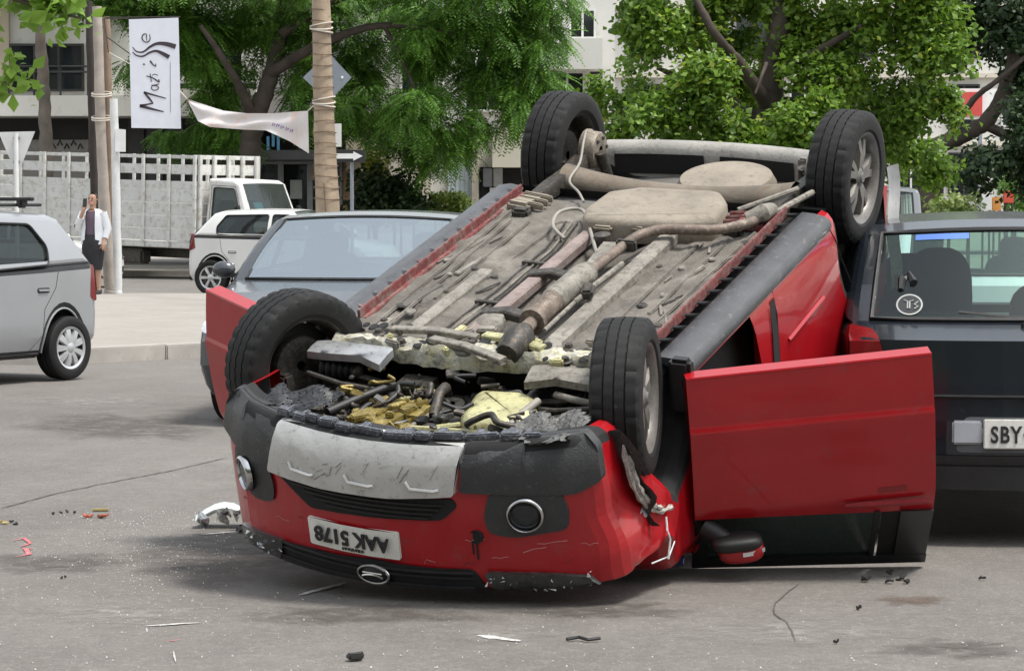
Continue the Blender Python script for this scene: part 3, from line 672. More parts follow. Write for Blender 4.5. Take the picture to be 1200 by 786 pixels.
# rear axle: bent beam, arms, drums, springs
mb = MB(); rows = []
for i in range(25):
    t = i / 24; y = .56 - 1.12 * t; x = -.945 + .03 * math.sin(t * math.pi); z = .315 + .02 * math.sin(t * math.pi); r1 = .055 + .025 * abs(2 * t - 1) ** 3
    rows.append([(x + r1 * 1.15 * math.cos(a), y, z + r1 * .95 * math.sin(a)) for a in np.linspace(R(20), R(-200), 12)])
mb.grid(rows); mb.build('rear_axle_beam', mat('axle_grey_brown', (.155, .13, .10), .6, .25, var=.3, scale=6, bump=.2, bscale=60, dirt=(.13, .09, .055), dirt_amt=.12), RC, 60, fixn=True)
for sg in (1, -1):
    bar('trailing_arm', [(-.58, sg * .56, .30), (-.75, sg * .555, .29), (-.95, sg * .56, .30), (-1.20, sg * .585, .30)], .07, .07, M_STEEL)
    mb = MB(); mb.lathe([(.02, -.025), (.028, -.028), (.082, -.022), (.088, -.012), (.09, .03), (.098, .036), (.098, .05), (0, .052)], (0, 0, 0), 'Y', 24)
    if sg > 0: mb.v = [(q[0] - 1.26, .545 + q[1], q[2] + .275) for q in mb.v]
    else: mb.v = [(q[0] - 1.26, -.545 - q[1], q[2] + .29) for q in mb.v]
    dr = mb.build('brake_drum', mat('drum_rusty', (.26, .23, .19), .65, .3, var=.35, scale=25, dirt=(.12, .09, .06), dirt_amt=.15), RC, 45)
    for a in range(6):
        mb = MB(); cx, cz = -1.26 + .06 * math.cos(a * 1.047), (.275 if sg > 0 else .29) + .06 * math.sin(a * 1.047); mb.lathe([(0, -.006), (.009, -.006), (.009, .01)], (cx, sg * .518, cz), 'Y', 6); mb.build('bolt', M_STEEL, dr)
    mb = MB(); mb.tube([(-.92 + .05 * math.cos(a), sg * .50 + .05 * math.sin(a), .36 + a * .006) for a in np.linspace(0, 18, 70)], .008, 6); mb.build('coil_spring', M_STEEL, RC)
    mb = MB(); mb.tube([(-1.22, sg * .50, .27), (-1.30, sg * .47, .62)], [.025, .03], 10); mb.build('damper', M_STEEL, RC)
mb = MB(); mb.tube(spl([(-1.30, .60, .20), (-1.22, .57, .17), (-1.10, .53, .18), (-.98, .50, .24), (-.78, .46, .25), (-.62, .34, .24), (-.50, .26, .235)]), .006, 8); mb.build('brake_hose', M_HOSE, RC)
mb = MB(); mb.tube([(-.62, -.42, .26), (-.72, -.52, .24), (-.88, -.60, .24)], .012, 8); mb.tube([(-.48, -.58, .25), (-.66, -.63, .24), (-.9, -.66, .26)], .014, 8); mb.tube([(-.42, -.54, .22), (-.46, -.60, .20), (-.56, -.60, .22)], [.03, .04, .03], 10); mb.build('rear_pipework', M_DUST, RC)
for sg in (1, -1):
    mb = MB(); mb.box((-.50, sg * .53, .262), (.20, .12, .05), Euler((0, .1, sg * .2)), b=.015)
    for q in range(3): mb.box((-.44 - q * .05, sg * .50, .245), (.018, .16, .03), Euler((0, 0, sg * .25)), b=.005)
    mb.build('arm_mounting', M_TANK if sg > 0 else M_REDD, RC)
    mb = MB(); mb.box((-.36, sg * .50, .258), (.06, .08, .05), b=.012); mb.build('jack_point', M_STEEL, RC)
# rear floor, spare-wheel well, rear bumper
mb = MB(); rows = []
for i in range(13):
    x = -.55 - i * .092; rows.append([(x, -.60 + 1.20 * j / 12, .30 + .22 * ss(.6, 1.15, -x) + .012 * math.sin(i * .8 + j)) for j in range(13)])
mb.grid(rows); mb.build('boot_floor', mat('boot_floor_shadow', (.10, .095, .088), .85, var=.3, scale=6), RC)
mb = MB(); mb.lathe([(0, -.045), (.17, -.042), (.215, -.03), (.235, .01), (.24, .14)], (-1.36, -.065, .425), 'Z', 40); mb.build('spare_wheel_well', M_TANK, RC, 45)
mb = MB(); rows = []
for j in range(33):
    y = .66 - 1.32 * j / 32; xr = -1.745 + .13 * (y / WR) ** 2; w = .022 * math.sin(j * .9) * (abs(y) < .5)
    rows.append([(xr + .10, y, .56), (xr + .095, y, .43), (xr + .085, y, .385), (xr + .06, y, .362), (xr + .02, y, .36), (xr, y, .385), (xr - .006, y, .43), (xr - .006, y, .50)])
mb.grid(rows); rb = mb.build('rear_bumper', mat('pale_dusty_bumper', (.28, .27, .25), .65, var=.2, scale=6, bump=.3, bscale=40, dirt=(.15, .14, .12), dirt_amt=.08), RC, 50)
for y0, y1 in ((.60, .16), (.08, -.30)):
    mb = MB(); rows = [[(x_, y, .398 + .0 * x_) for x_ in (-1.74 + .13 * (y / WR) ** 2 + .085, -1.74 + .13 * (y / WR) ** 2 + .155)] for y in np.linspace(y0, y1, 8)]
    rows = [[(-1.745 + .13 * (a[1] / WR) ** 2 + .102, a[1], (.405, .505)[k]) for k, a in enumerate(r_)] for r_ in rows]
    mb.grid(rows); mb.build('bumper_recess', M_VOID, rb)
mb = MB(); mb.box((-1.585, -.42, .42), (.05, .15, .13), b=.008); mb.lathe([(.028, 0), (.032, .01), (.05, .012), (.055, 0)], (-1.557, -.42, .42), 'X', 18); mb.build('towing_plate', M_ALLOY, rb)
mb = MB(); mb.lathe([(0, .002), (.028, .002)], (-1.558, -.42, .42), 'X', 18); mb.build('towing_plate_hole', M_VOID, rb)
# right rear corner: pale bumper end, broken strip below it, inner arch liner bits
mb = MB(); rows = [[(-1.575 - .02 * math.sin(k), -.775 - .012 * q, z) for q in (0, 1, 3)] for k, z in enumerate(np.linspace(.37, .98, 10))]
mb.grid([[Vector(p) + Vector((-.03 * j, 0, 0)) for j, p in enumerate(r_)] for r_ in rows]); mb.build('bumper_end', mat('bumper_end_white', (.62, .62, .62), .5, var=.15, scale=12, dirt=(.3, .12, .1), dirt_amt=.05), RC)
mb = MB(); mb.box((-1.595, -.80, .94), (.02, .012, .07), b=.004); mb.build('side_reflector', mat('orange_reflector', (.55, .16, .05), .3), RC)
mb = MB(); pts_ = [(-1.40, .86, 1.08), (-1.34, .87, 1.14), (-1.36, .845, 1.2), (-1.30, .85, 1.27), (-1.24, .84, 1.29)]
mb.tube([(x, -y * .97, z) for x, y, z in pts_], [.012, .018, .022, .026, .012], 6); mb.build('broken_trim_strip', mat('broken_white_plastic', (.66, .66, .65), .5), RC)
mb = MB()
for k in range(4): mb.box((-1.45 + .02 * k, -.70, .46 + k * .08), (.06, .10, .03), Euler((.3, .4 * k, 0)), b=.008)
mb.build('arch_liner_clip', M_STEEL, RC)
# front subframe: pale pressed cross-member with a curved front lip, and the engine behind it
mb = MB(); rows = []
for j in range(41):
    y = .60 - 1.10 * j / 40; xc = 1.105 + .04 * math.sin((y - .1) * 5); lip = .050 + .035 * math.cos((y + .05) * 7)
    rows.append([(xc - .13, y, .262), (xc - .07, y, .240 + .006 * math.sin(j * .9)), (xc, y, .226 + .008 * math.sin(j * 1.3)), (xc + lip * .6, y, .228 + .012 * math.cos(j * .55)), (xc + lip, y, .245), (xc + lip + .004, y, .30)])
fg_ = random.Random(4); rows = [[(x + fg_.uniform(-.006, .006), y, z + fg_.uniform(-.006, .006)) for x, y, z in r_] for r_ in rows]
mb.grid(rows); mb.build('front_subframe', mat('pale_subframe', (.40, .39, .33), .6, .15, var=.35, scale=7, bump=.5, bscale=28, col2=(.46, .43, .25), mixpos=.58, mixw=.08, dirt=(.07, .065, .05), dirt_amt=.13), RC, 45)
for (a, b, w) in (((1.02, .40, .23), (1.02, .02, .225), .05), ((1.0, .0, .222), (1.06, -.28, .22), .055), ((1.10, .18, .215), (1.20, -.18, .222), .05)):
    bar('subframe_brace', [a, tuple((p + q) / 2 - (.012 if k == 2 else 0) for k, (p, q) in enumerate(zip(a, b))), b], w * .8, .02, M_OIL if w > .052 else M_DUST)
mb = MB()
for x, y in ((1.06, .44), (.99, .34), (1.13, .30), (1.07, .02), (1.2, -.16), (1.0, -.36), (1.12, -.40), (.96, .47)): mb = MB(); mb.lathe([(0, -.018), (.014, -.018), (.018, -.004), (.028, 0)], (x, y, .235), 'Z', 8); mb.build('bolt', M_STEEL, RC)
pass
for k in range(16):
    x, y = fg_.uniform(1.0, 1.14), fg_.uniform(-.5, .55); mb = MB(); r_ = fg_.uniform(.008, .02); mb.lathe([(0, 0), (r_, 0), (r_ * 1.2, .006)], (x, y, .222), 'Z', 10); mb.v = [(x + (q[0] - x) * 1.6, q[1], q[2]) for q in mb.v]; mb.build('subframe_hole', M_VOID, RC)
for k in range(26):
    x, y = fg_.uniform(.92, 1.16), fg_.uniform(-.55, .55); mb = MB(); mb.box((x, y, .232), (fg_.uniform(.02, .09), fg_.uniform(.015, .05), fg_.uniform(.015, .035)), Euler((0, 0, fg_.uniform(0, 3))), b=.006); mb.build('subframe_bracket', fg_.choice([M_DUST, M_STEEL, M_FLOOR2, M_OIL]), RC)
mb = MB(); mb.lathe([(0, -.055), (.05, -.05), (.062, -.03), (.065, .02)], (.86, .055, .27), 'Z', 18); mb.v = [(q[0] + (q[2] - .27) * .6, q[1], q[2]) for q in mb.v]; mb.build('steering_gaiter', M_DUST, RC, 50)
# bonnet-side: gearbox, sump, alternator, hoses
def blob(name, c, size, m, seed, rot=None, b=.02, bits=5):
    g = random.Random(seed); mb = MB(); mb.box((0, 0, 0), size, None, b=b)
    for i in range(bits):
        q = (g.uniform(-.5, .5) * size[0], g.uniform(-.5, .5) * size[1], -size[2] / 2 + g.uniform(-.012, .01)); mb.box(q, (g.uniform(.02, .35) * size[0], g.uniform(.02, .3) * size[1], .025), Euler((0, 0, g.uniform(0, 3))), b=.005)
    Rm = (rot or Euler((0, 0, 0))).to_matrix(); mb.v = [tuple(Rm @ Vector(q) + Vector(c)) for q in mb.v]; return mb.build(name, m, RC, 35)
mb = MB(); lay = [(0, .50), (.0, .37), (.012, .325), (.035, .31), (.055, .308)]; tp = rpoly([(1.27, -.09), (1.52, -.13), (1.56, -.20), (1.54, -.36), (1.46, -.42), (1.30, -.38), (1.24, -.30)], .05, 3); k = len(tp); rows = []
for ins, z in lay: rows.append([(x, y, z) for x, y in inset(tp, ins)])
vs = [q for r_ in rows for q in r_]; fs = [(i * k + j, i * k + (j + 1) % k, (i + 1) * k + (j + 1) % k, (i + 1) * k + j) for i in range(len(rows) - 1) for j in range(k)] + [tuple((len(rows) - 1) * k + j for j in range(k))]
mb.add(vs, fs); sp = mb.build('oil_sump', M_OIL, RC, 45, fixn=True)
for q in range(6):
    mb = MB(); mb.box((1.545, -.155 - q * .033, .36), (.014, .012, .06), b=.004); mb.build('sump_fin', M_GOLD, sp)
mb = MB(); mb.tube([(1.55, -.16, .335), (1.60, -.08, .335), (1.62, .05, .34), (1.60, -.2, .335), (1.58, -.38, .335)], .010, 6); mb.build('sump_flange', M_OIL, sp)
blob('gearbox', (1.54, .17, .405), (.25, .23, .15), M_GOLD, 31, Euler((.05, .05, .2)), bits=12)
blob('gearbox_cover', (1.60, .22, .375), (.10, .14, .05), M_GOLD, 32, Euler((0, .1, .1)), b=.012)
blob('gearbox_cover', (1.45, .10, .40), (.09, .12, .06), mat('cream_alloy', (.46, .42, .22), .4, .3, var=.4, scale=22, dirt=(.05, .04, .02), dirt_amt=.13), 33, Euler((.2, .1, .6)), b=.012)
blob('engine_mount', (1.34, .11, .36), (.08, .09, .06), M_STEEL, 34)
blob('engine_block', (1.42, -.02, .47), (.36, .60, .14), mat('engine_black', (.02, .02, .018), .5, .3, var=.5, scale=20, dirt=(.12, .10, .05), dirt_amt=.1), 35, bits=26)
mb = MB(); mb.tube([(1.25, .05, .37), (1.30, .03, .32), (1.36, .02, .31), (1.46, .0, .36)], [.02, .024, .02, .02], 10); mb.build('torque_rod', M_STEEL, RC)
mb = MB(); mb.lathe([(.02, -.05), (.055, -.05), (.06, -.03), (.06, .08)], (1.36, -.02, .40), 'Z', 18); mb.build('driveshaft_joint', mat('engine_black', (0, 0, 0)), RC, 45)
for k, (pth, r_, m_) in enumerate((([(1.64, -.02, .37), (1.58, .03, .35), (1.46, .02, .36), (1.38, .09, .38)], .009, M_DUST), ([(1.62, .30, .36), (1.50, .26, .33), (1.36, .22, .36)], .011, M_BLACK), ([(1.66, .06, .36), (1.61, .10, .34), (1.56, .06, .345), (1.52, .09, .36)], .006, M_CHROME), ([(1.68, -.42, .345), (1.56, -.36, .325), (1.42, -.36, .32), (1.33, -.38, .31)], .016, M_HOSE), ([(1.68, -.28, .33), (1.66, -.16, .34), (1.70, -.05, .36)], .018, M_DUST), ([(1.30, .25, .33), (1.42, .33, .34), (1.60, .38, .33)], .018, M_BLACK), ([(1.26, -.42, .31), (1.30, -.50, .30), (1.30, -.60, .31)], .014, M_DUST), ([(1.40, -.40, .36), (1.36, -.52, .34), (1.34, -.64, .34)], .012, M_STEEL))):
    mb = MB(); mb.tube(pth, r_, 8); mb.build('engine_hose', m_, RC, 60)
mb = MB(); mb.lathe([(0, -.03), (.03, -.028), (.04, -.01), (.04, .03)], (1.70, -.24, .345), 'Z', 14); mb.build('oil_filter', M_DUST, RC, 45)
cl = random.Random(77)
for i in range(170):
    x, y = cl.uniform(1.18, 1.80), cl.uniform(-.64, .56); z = cl.uniform(.31, .44); m_ = cl.choice([M_STEEL, M_STEEL, M_BLACK, M_GOLD if y > 0 else M_CRUM, M_DUST, M_CRUM])
    mb = MB(); s_ = cl.uniform(.008, .03); mb.box((x, y, z), (s_ * cl.uniform(.6, 3), s_ * cl.uniform(.6, 2), s_), Euler((cl.uniform(-.6, .6), cl.uniform(-.6, .6), cl.uniform(0, 3))), b=.004); mb.build('engine_fitting', m_, RC)
def casting(name, x0, x1, y0, y1, za, zb, m, seed, n=70, cells=60):
    """stepped mass of castings, covers and brackets as one pressed relief"""
    g = random.Random(seed); H = np.full((n + 1, n + 1), zb)
    for _ in range(cells):
        a, b = g.randint(0, n - 4), g.randint(0, n - 4); w, h = g.randint(3, 16), g.randint(3, 16); z = g.uniform(za, zb)
        if g.random() < .3:
            ii, jj = np.ogrid[:n + 1, :n + 1]; mk = (ii - a) ** 2 + (jj - b) ** 2 < (w * .5) ** 2; H[mk] = z
        else: H[a:a + w, b:b + h] = z
    mb = MB(); mb.grid([[(x0 + (x1 - x0) * i / n, y0 + (y1 - y0) * j / n, float(H[i, j])) for j in range(n + 1)] for i in range(n + 1)]); return mb.build(name, m, RC, 30)
casting('engine_underside', 1.14, 1.80, -.62, .56, .345, .45, mat('grimy_casting', (.045, .042, .036), .45, .35, var=.5, scale=14, bump=.4, bscale=60, dirt=(.16, .15, .12), dirt_amt=.12), 5)
casting('gearbox_casting', 1.40, 1.70, .02, .31, .325, .40, M_GOLD, 6, 40, 34)
casting('gearbox_casting', 1.24, 1.38, .06, .22, .335, .40, M_OIL, 7, 30, 20)
eg = random.Random(55)
for i in range(46):
    x0, y0 = eg.uniform(1.18, 1.70), eg.uniform(-.48, .45); pth = [Vector((x0, y0, eg.uniform(.30, .40)))]
    for k in range(eg.randint(2, 4)): pth.append(pth[-1] + Vector((eg.uniform(-.07, .05), eg.uniform(-.07, .07), eg.uniform(-.03, .03))))
    m_ = eg.choice([M_BLACK, M_STEEL, M_STEEL, M_BLACK, M_GOLD if y0 > .05 else M_CRUM, M_STEEL]); mb = MB(); mb.tube(spl(pth, 5), eg.uniform(.004, .013), 7); mb.build('engine_hose', m_, RC, 60)
for i in range(26):
    x0, y0 = eg.uniform(1.20, 1.74), eg.uniform(-.6, .5); mb = MB(); mb.lathe([(0, -.02), (.7, -.02), (1., -.012), (1., .05)], (0, 0, 0), 'Z', 14); r_ = eg.uniform(.012, .035); mb.v = [(x0 + q[0] * r_, y0 + q[1] * r_, .37 + eg.uniform(-.0, .0) + q[2]) for q in mb.v]; mb.build('engine_boss', eg.choice([M_STEEL, M_GOLD if y0 > 0 else M_OIL, M_BLACK]), RC, 40)
# wishbones, drive shafts, struts
for sg in (1, -1):
    mb = MB(); pl_ = [(1.06, sg * .40), (1.10, sg * .46), (1.20, sg * .64), (1.27, sg * .65), (1.27, sg * .58), (1.26, sg * .42), (1.30, sg * .31), (1.20, sg * .30)]
    V, F = fill2d([pl_], .06, .06); o_ = [(x, y, .243 + .012 * math.sin(x * 30)) for x, y in V]; k = len(V); mb.add(o_ + [(x, y, z + .03) for x, y, z in o_], [f[::-1] for f in F] + [[q + k for q in f] for f in F])
    k = len(pl_); a = [(x, y, .243 + .012 * math.sin(x * 30)) for x, y in pl_]; mb.add(a + [(x, y, z + .03) for x, y, z in a], [(i, (i + 1) % k, k + (i + 1) % k, k + i) for i in range(k)])
    w = mb.build('wishbone', mat('wishbone_grey', (.36, .37, .38), .4, .5, var=.2, scale=9, dirt=(.10, .10, .10), dirt_amt=.08) if sg > 0 else M_DUST, RC, 30, fixn=True)
    mb = MB(); mb.lathe([(0, -.001), (.022, -.001)], (1.19, sg * .50, .241), 'Z', 14); mb.v = [(q[0], sg * .50 + (q[1] - sg * .50) * 1.7, q[2]) for q in mb.v]; mb.build('wishbone_hole', M_VOID, w)
    mb = MB(); mb.tube([(1.25, sg * .20, .38), (1.23, sg * .60, .32)], .013, 8); mb.build('drive_shaft', M_STEEL, RC)
    mb = MB(); mb.lathe([(.05 - .018 * (i % 2) - i * .0022, i * .013) for i in range(12)], (0, 0, 0), 'Y', 18); mb.v = [(1.24 + q[0], sg * (.595 - q[1]), .325 + q[2]) for q in mb.v]; mb.build('gaiter', M_BLACK, RC, 30)
    mb = MB(); mb.tube([(1.33, sg * .26, .35), (1.35, sg * .46, .33), (1.33, sg * .62, .31)], .010, 8); mb.build('track_rod', M_STEEL, RC)
    mb = MB(); mb.tube([(1.22, sg * .60, .36), (1.19, sg * .54, .64)], [.03, .04], 10); mb.tube([(1.20 + .065 * math.cos(a), sg * .56 + .065 * math.sin(a), .40 + a * .008) for a in np.linspace(0, 24, 90)], .008, 6); mb.build('strut', M_STEEL, RC)

# ---- wheels (suspension hangs out at full travel)
def red_wheel(name, c, steer, camber, side):
    """local axis +Y points to the outer face"""
    w = empty('wheel'); w.parent = RC
    w.matrix_local = Matrix.Translation(c) @ Matrix.Rotation(steer, 4, 'Z') @ Matrix.Rotation(camber, 4, 'X') @ (Matrix.Rotation(math.pi, 4, 'Z') if side < 0 else Matrix.Identity(4))
    tyre_mesh(.302, .19, 132, 4).build('tyre', M_RUB, w, 30)
    mb = MB(); mb.lathe([(.205, -.085), (.198, -.080), (.188, -.07), (.175, -.02), (.172, .05), (.185, .075), (.200, .085), (.206, .088), (.206, .080)], n=64); rim = mb.build('rim', M_ALLOY if side < 0 else M_STEEL, w, 40)
    mb = MB()
    for k in range(5):
        a = 2 * math.pi * k / 5
        for d in (-1, 1):
            a1 = a + d * .16; a2 = a + d * .23
            p0 = Vector((.035 * math.cos(a), .064, .035 * math.sin(a))); p1 = Vector((.11 * math.cos(a1), .072, .11 * math.sin(a1))); p2 = Vector((.19 * math.cos(a2), .060, .19 * math.sin(a2)))
            q = [p0, p1, p2]; rr = []
            for i, p_ in enumerate(q):
                t = (q[min(i + 1, 2)] - q[max(0, i - 1)]).normalized(); s_ = t.cross(Vector((0, 1, 0))).normalized(); hw = [.026, .021, .026][i]
                rr.append([p_ + s_ * hw + Vector((0, -.03, 0)), p_ + s_ * hw * .7, p_ - s_ * hw * .7, p_ - s_ * hw + Vector((0, -.03, 0))])
            mb.grid(rr)
    mb.lathe([(0, .074), (.03, .074), (.045, .064), (.05, .03)], n=20)
    mb.build('spokes', M_ALLOY, w, 30, fixn=True)
    mb = MB(); mb.lathe([(0, .082), (.02, .082), (.026, .076), (.027, .06)], n=16); mb.build('hub_cap', mat('dark_cap', (.12, .12, .12), .4), w)
    mb = MB()
    for k in range(5): a = 2 * math.pi * (k + .5) / 5; mb.lathe([(0, .066), (.009, .066), (.010, .04)], (.045 * math.cos(a), 0, .045 * math.sin(a)), n=6)
    mb.build('wheel_nuts', M_STEEL, w)
    mb = MB(); mb.lathe([(.02, -.02), (.115, -.02), (.12, -.01), (.12, .01), (.02, .015)], n=32); mb.box((.09, -.02, .05), (.05, .08, .10), b=.01); mb.build('brake_disc', M_STEEL, w, 40)
    mb = MB(); mb.lathe([(.0, .016), (.168, .016)], n=32); mb.build('rim_backing', M_VOID, w)
    return w
red_wheel('fr', (1.235, -.70, .30), R(-15), R(0), -1)
red_wheel('fl', (1.235, .72, .33), R(23), R(5), 1)
red_wheel('rr', (-1.23, -.70, .30), 0, 0, -1)
red_wheel('rl', (-1.23, .70, .30), 0, 0, 1)

# ---- open front doors (a door stays a part of its car)
def red_door(sg, ang, L, hx, fold=0.):
    d = empty('front_door'); d.parent = RC
    # local frame: x along the door from the hinge, y outward, z the car's z
    ex_ = Vector((-math.cos(ang), sg * math.sin(ang), 0)); ey = Vector((math.sin(ang) * 1.0, sg * math.cos(ang), 0))
    T = Matrix(((ex_.x, ey.x, 0, hx), (ex_.y, ey.y, 0, sg * .83), (0, 0, 1, 0), (0, 0, 0, 1))); d.matrix_local = T
    W_ = (POSE @ T); WI = W_.inverted()
    def st(q):
        w = W_ @ Vector(q); g = gz(w.y) + .006
        if w.z < g: w.z = g; return WI @ w
        return Vector(q)
    def yo(s, z):      # outer skin: shoulder near the waist, crease lower down
        return .02 + .035 * math.sin(max(0, min(1, (z - .31) / .67)) * math.pi) + .009 * ss(.505, .520, z - .012 * s) * (1 - ss(.52, .64, z)) - .03 * ss(.86, .99, z)
    ztop = lambda s: .90 + .085 * s / .93
    mb = MB(); nz = 60; ns = 16; rows = []
    for i in range(nz + 1):
        row = []
        for j in range(ns + 1):
            s = L * j / ns; z = .31 + (ztop(s) - .31) * i / nz; row.append(st((s, yo(s, z), z)))
        rows.append(row)
    mb.grid(rows, flip=(sg > 0)); inner = [[st((p[0], -.05, p[2])) for p in r_] for r_ in rows]; mb.grid(inner, flip=(sg < 0))
    for e in (0, nz): mb.grid([rows[e], inner[e]])
    for j in (0, ns): mb.grid([[r_[j] for r_ in rows], [r_[j] for r_ in inner]])
    mb.build('door_panel', M_RED, d, 40, fixn=True)
    k = L / .93
    def zr(s, t): return ztop(s) + t * .325
    def pane(s, t): return st((s, -.005 - fold * t, zr(s, t)))
    mb = MB(); mb.grid([[pane(.05 + (.70 * k - .05) * j / 8, t) for j in range(9)] for t in np.linspace(-.02, .86, 6)], flip=(sg > 0)); mb.build('window_glass', mat('dark_green_glass', (.016, .030, .025), .07, var=.3, scale=2, coat=.8), d)
    mb = MB()
    def strip(s0, s1, t0, t1, y):
        a = [[st(Vector(pane(s0 + (s1 - s0) * j / 6, t)) + Vector((0, y, 0))) for j in range(7)] for t in np.linspace(t0, t1, 5)]; mb.grid(a, flip=(sg > 0)); b = [[Vector(p) - Vector((0, .03, 0)) for p in r_] for r_ in a]; mb.grid(b, flip=(sg < 0)); mb.grid([a[0], b[0]]); mb.grid([a[-1], b[-1]]); mb.grid([[r_[0] for r_ in a], [r_[0] for r_ in b]]); mb.grid([[r_[-1] for r_ in a], [r_[-1] for r_ in b]])
    strip(.0, L, .84, 1.0, .012); strip(.86 * L, L - .003, -.02, .9, .010); strip(.70 * k, .72 * k, -.02, .88, .006); strip(0, .06, -.02, .86, .010)
    mb.build('window_frame', mat('door_frame_black', (.020, .021, .022), .4, var=.2), d, 30)
    mb = MB(); mb.grid([[pane(.73 * k + (.86 * L - .73 * k) * j / 2, t) for j in range(3)] for t in (0, .85)], flip=(sg > 0)); mb.build('quarter_glass', M_VOID, d)
    mb = MB(); mb.tube([st((s, yo(s, .86) + .004, .87 + .05 * s)) for s in np.linspace(.62 * L, L - .04, 8)], [.006, .010, .012, .012, .012, .012, .012, .008], 8)
    mb.build('door_handle', mat('handle_dark_red', (.20, .010, .014), .4, var=.1), d)
    mb = MB(); rows = [[st((s, yo(s, z) + .0012, z)) for s in np.linspace(.76 * L, .88 * L, 6)] for z in (.838, .85, .862)]; mb.grid(rows, flip=(sg > 0)); mb.build('handle_recess', mat('handle_dark_red', (0, 0, 0)), d, 0)
    mb = MB(); mb.tube([st((s, yo(s, .31) - .003, .312)) for s in np.linspace(0, L, 10)], .007, 6); mb.build('door_seal', M_RED, d)
    return d, st, yo, pane
door, dst, dyo, dpane = red_door(-1, R(60), .935, .985, fold=.20)
red_door(1, R(64), .735, .985, fold=.1)
# mirror on the right door
def ell(name, c, r, m, par, fn=None, cut=None, n=20, k=12):
    mb = MB(); rows = []
    for i in range(k + 1):
        a = -math.pi / 2 + math.pi * i / k; rows.append([(c[0] + r[0] * math.copysign(abs(math.cos(a)) ** .7, 1) * math.copysign(abs(math.cos(b)) ** .7, math.cos(b)), c[1] + r[1] * math.cos(a) ** .7 * math.copysign(abs(math.sin(b)) ** .7, math.sin(b)) if math.cos(a) > 0 else c[1], c[2] + r[2] * math.copysign(abs(math.sin(a)) ** .7, math.sin(a))) for b in np.linspace(0, 2 * math.pi, n + 1)])
    mb.grid(rows); return mb.build(name, m, par, 60, fn=fn, fixn=True)
mi = empty('wing_mirror'); mi.parent = door
ell('mirror_shell', (.165, .075, 1.02), (.09, .055, .05), M_RED, mi, fn=dst)
mb = MB(); mb.tube([(.04, .0, .95), (.08, .03, .97), (.12, .06, .99)], [.045, .04, .035], 12); mb.build('mirror_arm', M_BLACK, mi, 50, fn=dst)
ell('mirror_trim', (.150, .08, .985), (.10, .057, .03), M_BLACK, mi, fn=dst)
mb = MB(); mb.grid([[(.165 + .09 * t, .134 - .03 * t * t, 1.007 + q) for t in np.linspace(0, 1, 6)] for q in (0, .018)]); mb.grid([[(.255, .106 - w, 1.007 + q) for w in (0, .05)] for q in (0, .018)]); mb.build('indicator_lens', M_LAMP, mi, 50, fn=dst)
# rear door moulding and shut lines on the right side
for sg in (1, -1):
    mb = MB(); RS.line([(-.12, .62), (-.55, .60)], sg, .010, .002, mb); mb.build('side_moulding', M_RED, RC)
    mb = MB(); RS.line([(.0, .33), (-.02, .98)], sg, .004, .0, mb); mb.build('door_gap', M_VOID, RC); mb = MB(); RS.line([(-.68, .30), (-.80, .52), (-.93, .70), (-.93, .99)], sg, .004, 0, mb); mb.build('door_gap', M_VOID, RC)
mb = MB(); RS.side([(.055, .38), (-.0, .38), (-.02, .95), (.055, .95)], -1, .003, mb); mb.build('pillar_trim', M_VOID, RC)
# ================================================================== the other cars
def simple_wheel(par, c, r, w, out, m_rim, spokes=7):
    wh = empty('wheel', c); wh.parent = par
    if out < 0: wh.rotation_euler = (0, 0, math.pi)
    tyre_mesh(r, w, 40, 3, False).build('tyre', M_RUB, wh, 30)
    mb = MB(); h = w / 2; mb.lathe([(r * .68, h * .82), (r * .66, h * .95), (r * .60, h * .82), (r * .58, h * .5), (0, h * .5)], n=40); mb.lathe([(r * .70, -h * .8), (0, -h * .6)], n=24); mb.build('rim', M_STEEL, wh, 40)
    mb = MB()
    for k in range(spokes):
        a = 2 * math.pi * k / spokes; rr = []
        for rad, hw, y in ((r * .12, .022, h * .92), (r * .38, .030, h * .98), (r * .63, .040, h * .84)):
            c_ = Vector((rad * math.cos(a), y, rad * math.sin(a))); s = Vector((-math.sin(a), 0, math.cos(a))); rr.append([c_ - s * hw + Vector((0, -.03, 0)), c_ - s * hw * .7, c_ + s * hw * .7, c_ + s * hw + Vector((0, -.03, 0))])
        mb.grid(rr)
    mb.lathe([(0, h * 1.0), (r * .14, h * .97), (r * .2, h * .85)], n=20); mb.lathe([(r * .58, h * .86), (r * .66, h * .97), (r * .68, h * .80)], n=40)
    mb.build('wheel_trim', m_rim, wh, 35, fixn=True); return wh

